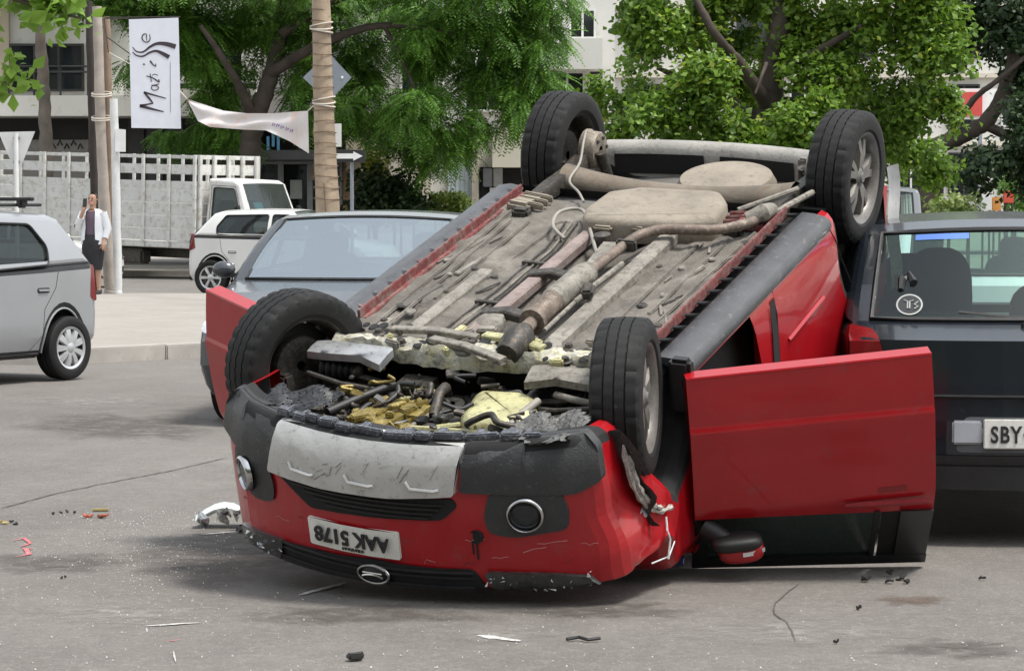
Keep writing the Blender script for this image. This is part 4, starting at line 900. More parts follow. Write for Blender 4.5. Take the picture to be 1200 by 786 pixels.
def make_car(label, cat, loc, rz, paint, F=1.95, Rr=-1.75, wb=2.4, W=.80, belt=.92, beltr=.98, roof=1.46, xc=.95, xrf=.25, xrr=-1.25, xt=-1.68, hood=.80, wr=.29, rim=None, glassm=None, ws_m=None, plate=None, name='car', tumble=.19, group=None, nose=.24, rails=False, detail=True, windows=None, arc=.345, spokes=7, tailw=(.50, .77, .62, .92), tside=.13):
    car = empty(name, loc, rz, label, cat, group); rim = rim or M_HUB; glassm = glassm or M_GLASS; ws_m = ws_m or M_GLASS
    hb = wb / 2
    def D(x, y, z):
        t = y / W; xx = x - nose * min(1.3, abs(t)) ** 2.2 * ss(.6, F - .2, x) + .13 * abs(t) ** 2.2 * ss(.6, -Rr - .1, -x)
        k = 1 - tumble * (max(0, z - belt) / (roof - belt)) ** 1.25 - .06 * ss(.42, .2, z) - .05 * ss(.9, F, x) - .07 * ss(.9, -Rr, -x)
        zz = z - (.035 * t * t * ss(belt + .2, roof, z)) - .05 * t * t * ss(xc, F, x) * ss(.55, .8, z); return Vector((xx, y * k, zz))
    S = Shell(W, D)
    fr = [(F - .10, .21, 'p'), (F - .02, .27, 'p'), (F, .42, 'p'), (F - .01, .58, 'p'), (F - .06, .70, 'p'), (F - .20, hood - .02, 'p')]
    tl = [(xt, beltr, 'p'), (Rr + .03, beltr - .07, 'p'), (Rr + .01, .70, 'p'), (Rr, .55, 'p'), (Rr + .01, .36, 'p'), (Rr + .07, .26, 'p'), (Rr + .2, .24, 'k')]
    ra = arch(-hb, wr + .02, arc, 192, -10, 14); fa = arch(hb, wr + .02, arc, 190, -12, 14)
    outl = fr + [(F - .55, hood + .07, 'p'), (xc + .02, belt, 'k')] + tl + ra[:-1] + [(ra[-1][0], .22, 'k'), (fa[0][0], .22, 'k')] + fa[1:]
    S.shell(outl, r=.055).build('body', [paint, M_BLACK], car, 30)
    gh = [(xc, belt - .01, 'g'), (xrf + .10, roof - .035, 'p'), (xrf - .1, roof - .008, 'p'), (-.4, roof, 'p'), (xrr + .15, roof - .03, 'p'), (xrr, roof - .07, 'g'), (xt, beltr - .01, 'o')]
    z0, z1 = belt + .03, roof - .085
    if windows is None:
        windows = [[(xc - .24, z0 + .01), (xrf + .06, z1), (-.10, z1 + .005), (-.12, z0 + .01)], [(-.19, z0 + .012), (-.18, z1 + .005), (xrr + .30, z1 - .01), (xrr + .10, z0 + .16), (xrr + .12, z0 + .03)]]
    wn_ = [rpoly(w, .045) for w in windows]
    S.shell(gh, r=.05, holes_l=wn_, holes_r=wn_, pmap={'p': 0, 'g': 0, 'o': 0}, gedge=.05).build('cabin_frame', [paint, M_BLACK], car, 32)
    # inside skin so that the pillars have depth
    for sg in (1, -1):
        for w in wn_:
            S.side(w, sg, -.018).build('side_window', glassm, car)
            mb = MB(); q = [D(x, sg * (W - .002), z) for x, z in w]; mb.tube(q, .011, 6, closed=True); mb.build('window_seal', M_BLACK, car)
    ye = W - .11
    def pane(x0, zz0, x1, zz1, nm, m, nn=6):
        mb = MB(); mb.grid([[D(x0 + (x1 - x0) * i / nn, -ye + 2 * ye * j / 12, zz0 + (zz1 - zz0) * i / nn) for j in range(13)] for i in range(nn + 1)]); o = mb.build(nm, m, car)
        mb = MB(); mb.tube([D(x0, y, zz0) for y in np.linspace(-ye, ye, 9)] + [D(x1, y, zz1) for y in np.linspace(ye, -ye, 9)], .013, 6, closed=True); mb.build('glass_seal', M_BLACK, o); return o
    wsn = pane(xc - .01, belt + .01, xrf + .11, roof - .045, 'windscreen', ws_m); rwn = pane(xt + .005, beltr + .01, xrr + .01, roof - .075, 'rear_window', glassm)
    # dashboard, seats
    mb = MB(); mb.box((xc - .30, 0, belt + .0), (.35, 2 * W - .3, .10), b=.03); mb.build('dashboard', M_VOID, car)
    for y in (.36, -.36):
        ell('front_seat', (-.08, y, belt + .02), (.07, .23, .17), mat('dark_seat', (.022, .022, .024), .9), car); ell('headrest', (-.12, y, belt + .24), (.045, .12, .085), mat('dark_seat', (0, 0, 0)), car)
        ell('rear_seat', (-.86, y, belt - .02), (.06, .28, .10), mat('dark_seat', (0, 0, 0)), car)
    mb = MB(); mb.tube([(xc - .55 + .05 * math.sin(a), .36 + .17 * math.cos(a), belt + .02 + .15 * math.sin(a)) for a in np.linspace(0, 6.283, 20, endpoint=False)], .013, 6, closed=True); mb.build('steering_wheel', M_BLACK, car)
    for sx in (1, -1):
        for sg in (1, -1): simple_wheel(car, (sx * hb, sg * (W - .10), wr), wr, .18, sg, rim, spokes)
    def xfr(z):
        for (a, b, _), (c, d, _) in zip(fr, fr[1:]):
            if b <= z <= d: return a + (c - a) * (z - b) / max(1e-6, d - b)
        return F - .2
    tl2 = tl[:-1][::-1]
    def xrr_(z):
        for (a, b, _), (c, d, _) in zip(tl2, tl2[1:]):
            if b <= z <= d: return a + (c - a) * (z - b) / max(1e-6, d - b)
        return Rr + .03
    for sg in (1, -1):
        hl = [(.40, .60), (.66, .585), (.79, .62), (.79, .72), (.62, .70), (.42, .67)]
        hl = [(sg * y * W / .8, z - .80 + hood) for y, z in hl]; hl = hl if area(hl) > 0 else hl[::-1]
        S.end(rpoly(hl, .03), xfr, .006, sgn=1).build('headlight', M_LAMP, car, 40)
        fg = [(sg * (.56 + .055 * math.cos(a)), .36 + .045 * math.sin(a)) for a in np.linspace(0, 6.283, 16, endpoint=False)]; fg = fg if area(fg) > 0 else fg[::-1]
        f_ = S.end(rpoly([(sg * .44, .29), (sg * .66, .29), (sg * .70, .36), (sg * .66, .43), (sg * .44, .41)][::(1 if sg > 0 else -1)], .03), xfr, .004, sgn=1).build('fog_lamp_bezel', M_BLACK, car, 40); S.end(fg, xfr, .010, sgn=1).build('fog_lamp', M_LAMP, f_, 40)
        a0, a1, b0, b1 = tailw; t_ = [(sg * a0 * W / .8, b0 + .02), (sg * a1 * W / .8, b0), (sg * a1 * W / .8, b1), (sg * (a0 + .06) * W / .8, b1 - .02)]; t_ = t_ if area(t_) > 0 else t_[::-1]
        S.end(rpoly(t_, .03), xrr_, .008, sgn=-1).build('tail_light', M_TAIL, car, 40)
        S.side(rpoly([(Rr + .02, b0), (Rr + tside, b0 + .04), (Rr + tside * .85, b1), (Rr + .05, b1)], .02), sg, .004).build('tail_light_side', M_TAIL, car, 40)
        # mirror, handles, shut lines
        m_ = MB(); q = D(xc - .14, sg * W, belt + .07); rows = []
        for i in range(9):
            a = -math.pi / 2 + math.pi * i / 8; rows.append([(q.x + .05 * math.cos(a) * math.cos(b), q.y + sg * .10 + .085 * math.cos(a) * math.sin(b), q.z + .06 * math.sin(a)) for b in np.linspace(0, 2 * math.pi, 15)])
        m_.grid(rows); mm = m_.build('wing_mirror', paint, car, 60, fixn=True); m_ = MB(); m_.box((q.x - .052, q.y + sg * .10, q.z), (.008, .13, .085), b=.003); m_.build('mirror_glass', M_CHROME, mm); m_ = MB(); m_.box((q.x + .0, q.y + sg * .02, q.z - .04), (.05, .08, .03), b=.008); m_.build('mirror_foot', M_BLACK, mm)
        lines = [[(xc - .05, .26), (xc - .04, belt - .08), (xc - .10, belt)], [(-.155, .26), (-.155, belt)], [(xrr + .42, .62), (xrr + .24, .80), (xrr + .20, belt)], [(-.155, .26), (xrr + .62, .26), (-hb + arc + .03, .40), (xrr + .42, .62)], [(-.155, .26), (xc - .05, .26)]]
        for ln in lines: m_ = MB(); S.line(ln, sg, .0035, .0, m_); m_.build('door_gap', M_VOID, car)
        for hx in (.02, -.155 - .78 if xrr < -1.1 else -.85):
            m_ = MB(); S.side(rpoly([(hx - .02, .755), (hx + .16, .755), (hx + .16, .80), (hx - .02, .80)], .02), sg, .0015, m_); hr = m_.build('handle_recess', M_BLACK, car); m_ = MB(); S.side(rpoly([(hx + .0, .77), (hx + .15, .772), (hx + .15, .79), (hx + .0, .788)], .008), sg, .016, m_, back=.012); m_.build('door_handle', paint, car)
        m_ = MB(); S.line([(hb - arc - .06, .245), (-hb + arc + .06, .245)], sg, .035, -.03, m_); m_.build('sill', M_BLACK, car)
        for ax_ in (hb, -hb):
            m_ = MB(); m_.tube([D(ax_ + (arc + .004) * math.cos(a), sg * (W - .012), wr + .02 + (arc + .004) * math.sin(a)) for a in np.linspace(R(-8), R(188), 20)], .010, 6); m_.build('wheel_arch_lip', paint, car)
    g1 = [(.38, .30), (-.38, .30), (-.34, .42), (.34, .42)]; S.end(rpoly(g1[::-1] if area(g1) < 0 else g1, .03), xfr, .004, sgn=1).build('lower_grille', M_VOID, car, 40)
    g1 = [(.34, .56), (-.34, .56), (-.36, .63), (.36, .63)]; g_ = S.end(rpoly(g1[::-1] if area(g1) < 0 else g1, .03), xfr, .005, sgn=1).build('grille', M_BLACK, car, 40)
    m_ = MB(); m_.tube([D(xfr(.595) + .012, y, .595) for y in np.linspace(-.33, .33, 9)], .011, 6); m_.build('grille_bar', M_CHROME, g_)
    m_ = MB(); rows = [[D(Rr - .004 + .0 * k, y, z) for y in np.linspace(-W + .1, W - .1, 9)] for k, z in enumerate((.26, .36))]; m_.grid(rows); m_.build('rear_valance', M_BLACK, car)
    if plate is None: plate = ('', .55)
    pz = plate[1]; p_ = MB(); x_ = D(xrr_(pz) - .012, 0, pz).x; p_.box((x_, 0, pz), (.012, .40, .125), b=.004); po = p_.build('license_plate', M_PLATE, car)
    if plate[0]:
        text_curve(plate[0], .098, 'plate_lettering', M_INK, po, Matrix.Translation((x_ - .008, .095, pz - .006)) @ Matrix(((0, 0, -1, 0), (-1, 0, 0, 0), (0, 1, 0, 0), (0, 0, 0, 1))), bold=.0022, ext=.002, xs=.74, spacing=1.15)
    if rails:
        for sg in (1, -1):
            m_ = MB(); m_.tube([D(x, sg * (W - .13), roof + (.05 if abs(x + .45) < .75 else .0)) for x in (.35, .28, -.45, -1.1, -1.18)], .014, 8); m_.build('roof_rail', M_BLACK, car)
        for x in (.05, -.85):
            m_ = MB(); m_.box((x, 0, roof + .075), (.07, 2 * W - .24, .03), b=.01)
            for sg in (1, -1): m_.box((x, sg * (W - .24), roof + .04), (.10, .07, .08), b=.02)
            m_.build('roof_crossbar', M_BLACK, car)
    return car, S, D, xfr, xrr_, rwn

def tilt(o, roll=0.): o.rotation_euler = (0, 0, o.rotation_euler.z)
def paintm(name, c, metal=.35, rough=.32, **k): return mat(name, c, rough, metal, var=.05, scale=2, coat=.6, **k)
# silver hatchback driving off to the left, seen along its flank
M_SILVER = paintm('silver_paint', (.33, .34, .36), .4, .32)
hd = Vector((-.52, -.854, 0)); lf = Vector((.854, -.52, 0)); rw = G(79, 445.5); c = rw + hd * 1.2 - lf * .72
silver = make_car('silver hatchback with black roof crossbars beside the pavement kerb', 'car', (c.x, c.y, gz(c.y)), math.atan2(hd.y, hd.x), M_SILVER, F=1.75, Rr=-1.72, wb=2.4, W=.78, belt=.93, beltr=1.0, roof=1.47, xc=1.0, xrf=.35, xrr=-1.30, xt=-1.66, hood=.84, wr=.275, rim=M_HUB, glassm=M_DGLASS, name='silver_hatchback', rails=True, arc=.32, spokes=9, tailw=(.66, .79, .66, .98), tside=.09,
    windows=[[(.78, .96), (.42, 1.38), (-.06, 1.385), (-.08, .955)], [(-.17, .955), (-.155, 1.385), (-.80, 1.36), (-.98, 1.14), (-.96, .99)]])
# dark grey saloon facing the camera behind the wreck
M_GREY = paintm('gunmetal_paint', (.055, .060, .068), .35, .26)
hd = Vector((-.16, -.987, 0)); c = Vector((-1.0, 19.0, 0))
make_car('gunmetal grey hatchback facing the wreck with sky mirrored in its windscreen', 'car', (c.x, c.y, gz(c.y)), math.atan2(hd.y, hd.x), M_GREY, F=2.2, Rr=-1.85, wb=2.6, W=.85, belt=.96, beltr=1.04, roof=1.45, xc=1.02, xrf=.20, xrr=-1.2, xt=-1.75, hood=.84, wr=.31, name='grey_hatchback', arc=.355, rim=M_ALLOY, ws_m=glass('sky_windscreen', (.55, .68, .68), .28, .02, 4.4))
# charcoal hatchback, rear towards the camera, at the right
M_CHAR = paintm('charcoal_paint', (.012, .016, .022), .1, .22, dirt=(.030, .036, .044), dirt_amt=.02)
hd = Vector((math.sin(R(3.5)), math.cos(R(3.5)), 0)); c = Vector((2.19, 10.76, 0)) + hd * 1.82
char, cS, cD, cxf, cxr, crw = make_car('charcoal hatchback with a round sticker on its rear window against the wreck', 'car', (c.x, c.y, gz(c.y)), math.atan2(hd.y, hd.x), M_CHAR, F=1.9, Rr=-1.82, wb=2.42, W=.81, belt=.90, beltr=.96, roof=1.43, xc=.92, xrf=.25, xrr=-1.22, xt=-1.60, hood=.82, wr=.285, name='charcoal_hatchback', glassm=glass('tinted_rear_glass', (.70, .90, .80), .05), ws_m=M_CLEAR, plate=('SBY·', .50), tailw=(.62, .80, .70, .95))
m_ = MB(); rp = [(.34, .42), (.30, .57), (-.30, .57), (-.34, .42)]; cS.end(rpoly(rp if area(rp) > 0 else rp[::-1], .03), cxr, .004, sgn=-1).build('plate_recess', mat('recess_grey', (.10, .11, .12), .5), char)
m_ = MB()
for s_ in (.20, .235):
    pass
def cbox(name, y, z, sy, sz, m, th=.02, off=.008, b=.008):
    q = cD(cxr(z) - off, y, z); m_ = MB(); m_.box(q, (th, sy, sz), b=b); return m_.build(name, m, char)
cbox('plate_lamp_cover', .285, .505, .13, .10, mat('pale_grey_plastic', (.33, .35, .38), .5)); cbox('plate_lamp_cover', -.285, .505, .13, .10, mat('pale_grey_plastic', (0, 0, 0)))
m_ = MB(); m_.tube([cD(cxr(.66) - .002, y, .655) for y in np.linspace(-.74, .74, 15)], .008, 6); m_.build('tailgate_gap', M_VOID, char)
m_ = MB(); m_.grid([[cD(cxr(z) - .012, y, z) for y in np.linspace(-.72, .72, 15)] for z in (.27, .32, .38, .405)]); m_.build('lower_bumper', M_BLACK, char)
cbox('wiper_pivot', 0.0, .945, .05, .04, M_BLACK)
m_ = MB(); m_.tube([cD(-1.585, .0, .975), cD(-1.56, .3, 1.0)], .010, 6); m_.build('rear_wiper', M_BLACK, char)
def rw_pt(y, t, off=.006): return cD(-1.595 + (-1.21 + 1.595) * t - off, y, .97 + (1.355 - .97) * t)
def ring(name, y, t, r, w, m, n=28, par=None):
    m_ = MB(); rows = []
    for k in range(n + 1):
        a = 2 * math.pi * k / n; rows.append([rw_pt(y + rr * math.cos(a), t + rr * math.sin(a) / .545) for rr in (r - w, r)])
    m_.grid(rows); return m_.build(name, m, par or char, 0)
M_STW = mat('sticker_white', (.34, .36, .35), .5, var=.05)
sk_ = ring('round_sticker', .53, .16, .062, .008, M_STW); ring('sticker_face', .53, .16, .054, .0535, glass('sticker_face', (.4, .4, .4), .8), par=sk_)
for (dy, pts_) in ((.035, [(-.03, -.04), (-.03, .03), (0, .045)]), (-.0, [(-.0, -.04), (0, .03), (-.03, .04)]), (-.035, [(.01, -.04), (-.02, -.02), (.01, .0), (-.02, .03)])):
    m_ = MB(); m_.tube([rw_pt(.53 + dy * .8 + a * .6, .16 + b * .6 / .545, .010) for a, b in pts_], .0035, 5); m_.build('sticker_stroke', M_STW, sk_)
m_ = MB(); m_.grid([[rw_pt(y, t) for y in np.linspace(.52, .24, 5)] for t in (.90, .965)]); m_.build('sun_strip_sticker', mat('sticker_blue', (.06, .16, .55), .4), char)
m_ = MB(); m_.tube([rw_pt(.575, .32), rw_pt(.57, .44), rw_pt(.54, .50), rw_pt(.515, .40)], [.012, .02, .014, .02], 6); m_.build('dark_sticker', M_INK, char)
# charcoal seat back seen through the window
ell('seat_back', (-.45, .25, 1.02), (.06, .16, .24), M_VOID, char)
# white compact SUV and white car on the cross street
M_WHITE = paintm('white_paint', (.66, .66, .65), 0., .3)
hd = Vector((.95, -.31, 0)); rgt = Vector((hd.y, -hd.x, 0)); rw = G(249, 346); c = rw + hd * 1.28 - rgt * .75
make_car('white compact SUV with silver wheels parked in front of the truck cab', 'car', (c.x, c.y, gz(c.y)), math.atan2(hd.y, hd.x), M_WHITE, F=2.0, Rr=-1.85, wb=2.56, W=.85, belt=1.03, beltr=1.08, roof=1.55, xc=.95, xrf=.15, xrr=-1.35, xt=-1.75, hood=.93, wr=.32, name='white_suv', glassm=M_DGLASS, arc=.37, spokes=6, tailw=(.6, .82, .8, 1.1))
make_car('white car half hidden behind the woman and the leaning poles', 'car', (-9.75, 51.0, gz(51.0)), 0.05, M_WHITE, F=2.0, Rr=-1.85, wb=2.45, W=.82, roof=1.47, name='white_hatchback', glassm=M_GLASS)
# cars farther along the right-hand kerb
make_car('pale blue-white hatchback parked ahead of the charcoal hatchback', 'car', (3.62, 20.4, gz(20.4)), R(88), paintm('ice_white_paint', (.58, .63, .68), .1, .3), W=.80, roof=1.42, name='pale_hatchback', glassm=M_CLEAR, ws_m=M_CLEAR)
make_car('tall boxy grey van parked beyond the wreck near the trees', 'van', (4.22, 32.2, gz(32.2)), R(88), paintm('van_grey_paint', (.20, .215, .235), .3, .4), F=2.0, Rr=-2.0, wb=2.6, W=.78, belt=1.05, beltr=1.10, roof=1.80, xc=1.3, xrf=.7, xrr=-1.86, xt=-1.96, hood=1.0, wr=.31, tumble=.06, name='grey_van', glassm=M_CLEAR, ws_m=M_CLEAR, arc=.36)
# ================================================================== truck on the cross street
M_TRW = mat('truck_white', (.58, .58, .565), .5, var=.08, scale=2, coat=.2, dirt=(.36, .32, .26), dirt_amt=.12)
tb = P(228, 300, 57.0); th = R(-32)
truck = empty('stake_truck', (0, 0, 0), th, 'white truck with a slatted cargo bed across the street', 'truck')
truck.rotation_euler = (0, R(1.5), th)
off = Matrix.Rotation(th, 3, 'Z') @ Vector((0, -1.12, 0)); truck.location = (tb.x - off.x, tb.y - off.y, gz(57) - .03)
BL = 7.4; z0, z1 = .72, 2.80; HW = 1.12
mb = MB(); mb.box((-BL / 2, 0, z0 + .06), (BL, 2 * HW - .04, .14), b=.02); mb.build('bed_floor', M_TRW, truck)
mb = MB(); mb.box((-BL / 2 + .5, .35, .55), (BL + 1.5, .1, .18)); mb.box((-BL / 2 + .5, -.35, .55), (BL + 1.5, .1, .18)); mb.build('chassis', M_STEEL, truck)
planks = [(z0 + .14, z0 + .42), (z0 + .43, z0 + .71), (z0 + .72, z0 + 1.0), (z0 + 1.01, z0 + 1.29), (z0 + 1.30, z0 + 1.50), (z0 + 1.63, z0 + 1.87), (z1 - .10, z1)]
for side in (-1, 1):
    n = 10
    for k in range(n + 1):
        x = -k * BL / n - .02; mb = MB(); mb.box((x, side * (HW + .03), (z0 + z1) / 2), (.075, .06, z1 - z0), b=.01); mb.build('stake', M_TRW, truck)
    for a, b in planks:
        if side > 0 and a > z0 + 1.2: continue
        mb = MB(); mb.box((-BL / 2, side * (HW - .03), (a + b) / 2), (BL - .02, .035, b - a - .022), b=.008); mb.build('plank', M_TRW, truck)
for xx in (-.0, -BL):
    for k in range(5):
        y = -HW + .1 + k * (2 * HW - .2) / 4; mb = MB(); mb.box((xx + .03, y, (z0 + z1) / 2), (.07, .10, z1 - z0), b=.01); mb.build('stake', M_TRW, truck)
    for a, b in planks:
        mb = MB(); mb.box((xx - .03, 0, (a + b) / 2), (.035, 2 * HW - .1, b - a - .004), b=.006); mb.build('plank', M_TRW, truck)
def Dt(x, y, z):
    t = y / .95; return Vector((x - .14 * abs(t) ** 2.5 * ss(.7, 1.6, x), y * (1 - .10 * ss(1.2, 2.2, z) - .04 * ss(1.0, 1.7, x)), z - .02 * t * t * ss(1.9, 2.1, z)))
TS = Shell(.95, Dt)
co = [(.12, .55, 'p'), (.30, .55, 'k')] + arch(.72, .45, .43, 172, 8, 10)[1:-1] + [(1.15, .5, 'k'), (1.66, .50, 'p'), (1.72, .62, 'p'), (1.70, 1.0, 'p'), (1.62, 1.24, 'p'), (1.46, 1.36, 'g'), (1.04, 2.20, 'p'), (.84, 2.28, 'p'), (.15, 2.30, 'p')]
tw = rpoly([(.30, 1.42), (1.20, 1.42), (.90, 2.09), (.30, 2.11)], .06)
TS.shell(co, r=.06, holes_l=[tw], holes_r=[tw]).build('cab', [M_TRW, M_BLACK], truck, 30)
for sg in (1, -1): TS.side(tw, sg, -.015).build('side_window', M_GLASS, truck)
for sg in (1, -1):
    m_ = MB(); m_.tube([Dt(x, sg * .952, z) for x, z in tw], .014, 6, closed=True); m_.build('window_seal', M_BLACK, truck)
    m_ = MB(); TS.line([(.24, .6), (.24, 2.16), (.92, 2.14), (1.27, 1.38), (1.24, .95)], sg, .006, 0, m_); m_.build('door_gap', M_VOID, truck)
    hl = rpoly([(sg * .50, .78), (sg * .82, .78), (sg * .84, .98), (sg * .52, .96)][::(1 if sg > 0 else -1)], .03); TS.end(hl, lambda z: 1.71, .008, sgn=1).build('headlight', M_LAMP, truck)
    m_ = MB(); q = Dt(1.25, sg * .97, 1.5); m_.box(q + Vector((.02, sg * .18, .05)), (.07, .18, .32), b=.03); mm = m_.build('wing_mirror', M_BLACK, truck); m_ = MB(); m_.tube([q, q + Vector((.02, sg * .16, .1))], .014, 6); m_.build('mirror_arm', M_BLACK, mm)
    sw = TS.side(rpoly([(.34, 1.08), (.60, 1.22), (.72, 1.22), (.46, 1.04)], .01), sg, .003).build('door_stripe', mat('truck_blue', (.10, .12, .35), .4), truck)
m_ = MB(); m_.grid([[Dt(1.45 + (1.05 - 1.45) * i / 5, y, 1.37 + (2.19 - 1.37) * i / 5) for y in np.linspace(-.83, .83, 11)] for i in range(6)]); wsn = m_.build('windscreen', M_GLASS, truck)
m_ = MB(); m_.box((1.0, -.1, 1.62), (.02, .30, .34), Euler((0, -.5, 0))); m_.build('dashboard_cloth', mat('cyan_cloth', (.10, .38, .50), .8), truck)
m_ = MB(); m_.box((.75, 0, 1.3), (1.1, 1.7, .06)); m_.box((.3, .4, 1.55), (.14, .5, .5), b=.05); m_.box((.3, -.4, 1.55), (.14, .5, .5), b=.05); m_.build('cab_seats', M_VOID, truck)
m_ = MB(); m_.box((1.70, 0, .60), (.14, 1.78, .22), b=.04); m_.build('front_bumper', M_TRW, truck)
TS.end(rpoly([(-.42, .78), (.42, .78), (.44, .96), (-.44, .96)], .02), lambda z: 1.71, .004, sgn=1).build('grille', M_BLACK, truck)
for x in (.72, -5.2):
    for sg in (1, -1): simple_wheel(truck, (x, sg * .82, .40), .40, .24, sg, M_HUB, 6)
m_ = MB(); m_.box((-2.2, -.8, .48), (1.1, .35, .35), b=.05); m_.build('fuel_tank', M_STEEL, truck)

# ================================================================== poles, signs, banners on the pavement
M_WOOD = mat('weathered_wood', (.33, .255, .185), .85, var=.25, scale=3, bump=.3, bscale=20, dirt=(.20, .15, .11), dirt_amt=.08)
M_WOODG = mat('grey_wood', (.34, .30, .265), .85, var=.25, scale=3, bump=.3, bscale=20)
M_DPOLE = mat('dark_pole', (.030, .022, .020), .7, var=.2)
M_WPOLE = mat('white_pole', (.62, .63, .63), .5, var=.08, dirt=(.4, .38, .34), dirt_amt=.05)
M_BACK = mat('sign_back_grey', (.24, .27, .31), .5, .4, var=.1)
M_SIGN = mat('sign_white', (.70, .71, .71), .5, var=.06)
M_ROPE = mat('rope_pale', (.50, .46, .40), .9)
def base_z(Y): return gz(Y) + (.13 if 25 < Y < 43 else 0)
def pole(name, pts, Y, r, m, label, cat='pole', group=None, n=12, rope=()):
    """pts: (u, v) along the pole, first one is extended down to the pavement"""
    q = [P(u, v, Y) for u, v in pts]; root = empty(name, (q[0].x, q[0].y, base_z(Y)), 0, label, cat, group); o = Vector(root.location)
    q = [o + Vector((0, 0, -.05))] + q; g = random.Random(int(pts[0][0])); path = []; rr = []
    k = 26
    for i in range(k + 1):
        t = i / k * (len(q) - 1); a = min(int(t), len(q) - 2); p = q[a].lerp(q[a + 1], t - a); path.append(p - o + Vector((g.uniform(-.006, .006), g.uniform(-.006, .006), 0))); rr.append((r[0] + (r[1] - r[0]) * i / k) * g.uniform(.97, 1.03))
    mb = MB(); mb.tube(path, rr, n); mb.build('shaft', m, root, 40)
    for (u, v) in rope:
        c = P(u, v, Y) - o
        for d in (0, .035): mb = MB(); mb.tube([c + Vector((.16 * math.cos(a), .16 * math.sin(a), d + .03 * math.sin(a * 1.0))) for a in np.linspace(0, 6.283, 18, endpoint=False)], .014, 5, closed=True); mb.build('rope_tie', M_ROPE, root)
    return root
main = pole('timber_pole', [(384, 250), (379, 120), (375, -60)], 36, (.19, .12), M_WOOD, 'thick tan timber pole with tied rope bands beside the cloth banner', n=18)
for v in (33, 120):
    for d in (0, .05, -.04):
        c = P(375.5 + v * .034, v, 36) - Vector(main.location); mb = MB(); mb.tube([c + Vector((.155 * math.cos(a), .155 * math.sin(a), d + .03 * math.sin(a + d * 30))) for a in np.linspace(0, 6.283, 22, endpoint=False)], .012, 5, closed=True); mb.build('rope_tie', M_ROPE, main)
for v in np.arange(12, 245, 13):
    c = P(375 + v * .034, v, 36) - Vector(main.location); rr = .128 + .06 * v / 250; mb = MB(); mb.tube([c + Vector((rr * math.cos(a), rr * math.sin(a), .01 * math.sin(a * 2 + v))) for a in np.linspace(0, 6.283, 22, endpoint=False)], .006, 5, closed=True); mb.build('growth_ring', mat('bark_dark', (.15, .105, .075), .9), main)
mb = MB(); mb.tube([P(381, 215, 36) - Vector(main.location) + Vector((0, -.19, 0)), P(383, 250, 36) - Vector(main.location) + Vector((0, -.20, 0))], .010, 5); mb.build('split', mat('bark_dark', (0, 0, 0)), main)
pole('dark_pole', [(113, 300), (108, 150), (104, 2)], 43.2, (.075, .062), M_DPOLE, 'slim dark brown pole in the bundle of leaning poles')
pole('wooden_pole', [(129, 338), (119, 180), (114, 8)], 42.6, (.105, .08), M_WOODG, 'pale barkless wooden pole tied between the dark pole and the brown one', rope=((119, 112), (119, 140)))
pole('wooden_pole', [(133, 338), (128, 180), (125, 20)], 42.9, (.085, .06), mat('brown_wood', (.23, .165, .12), .85, var=.25, scale=3, bump=.3, bscale=20), 'rough brown wooden pole standing next to the white post')
pole('white_post', [(138, 340), (136, 200), (133, 116)], 42.3, (.075, .068), M_WPOLE, 'white painted metal post carrying a small blank sign')
def plate_on(name, uv, Y, th, m, label, cat, frame=None):
    q = [P(u, v, Y) for u, v in uv]; c = sum(q, Vector()) / len(q); root = empty(name, c, 0, label, cat); mb = MB(); k = len(q); a = [p - c for p in q]; b = [p + Vector((0, th, 0)) for p in a]
    mb.add(a + b, [tuple(range(k))[::-1], tuple(range(k, 2 * k))] + [(i, (i + 1) % k, k + (i + 1) % k, k + i) for i in range(k)]); mb.build('panel', m, root, 0, fixn=True); return root, c
plate_on('small_sign', [(135, 151), (147, 152), (147, 178), (135, 178)], 42.2, .03, M_SIGN, 'small blank white sign fixed on the white post', 'sign')
# give-way sign seen from behind
gw, c = plate_on('yield_sign', [(-2, 155), (41, 154), (20, 206)], 39, .02, mat('sign_back_pale', (.55, .56, .56), .5, .2, var=.08), 'triangular road sign seen from behind above the silver hatchback roof', 'sign')
mb = MB(); b_ = Vector((P(20, 200, 39).x, 39 - .05, base_z(39))) - c; mb.tube([b_, b_ + Vector((0, 0, P(20, 156, 39).z - base_z(39)))], .035, 10); mb.build('post', M_WPOLE, gw)
for v in (162, 190): mb = MB(); mb.box(P(20, v, 39) - c + Vector((0, -.04, 0)), (.10, .04, .05), b=.01); mb.build('clamp', M_BACK, gw)
# diamond sign from behind, with its post behind the timber pole
dm, c = plate_on('diamond_sign', [(385, 62), (412, 91), (385, 120), (355, 91)], 37.2, .02, M_BACK, 'grey back of a diamond road sign half hidden by the timber pole', 'sign')
mb = MB(); mb.tube([Vector((P(385, 91, 37.2).x, 37.26, base_z(37.2))) - c, P(385, 70, 37.2) + Vector((0, .06, 0)) - c], .03, 10); mb.build('post', M_BACK, dm)
mb = MB(); mb.lathe([(0, -.01), (.016, -.008), (.02, 0)], P(401, 91, 37.2) - c, 'Y', 10); mb.build('bolt', M_SIGN, dm)
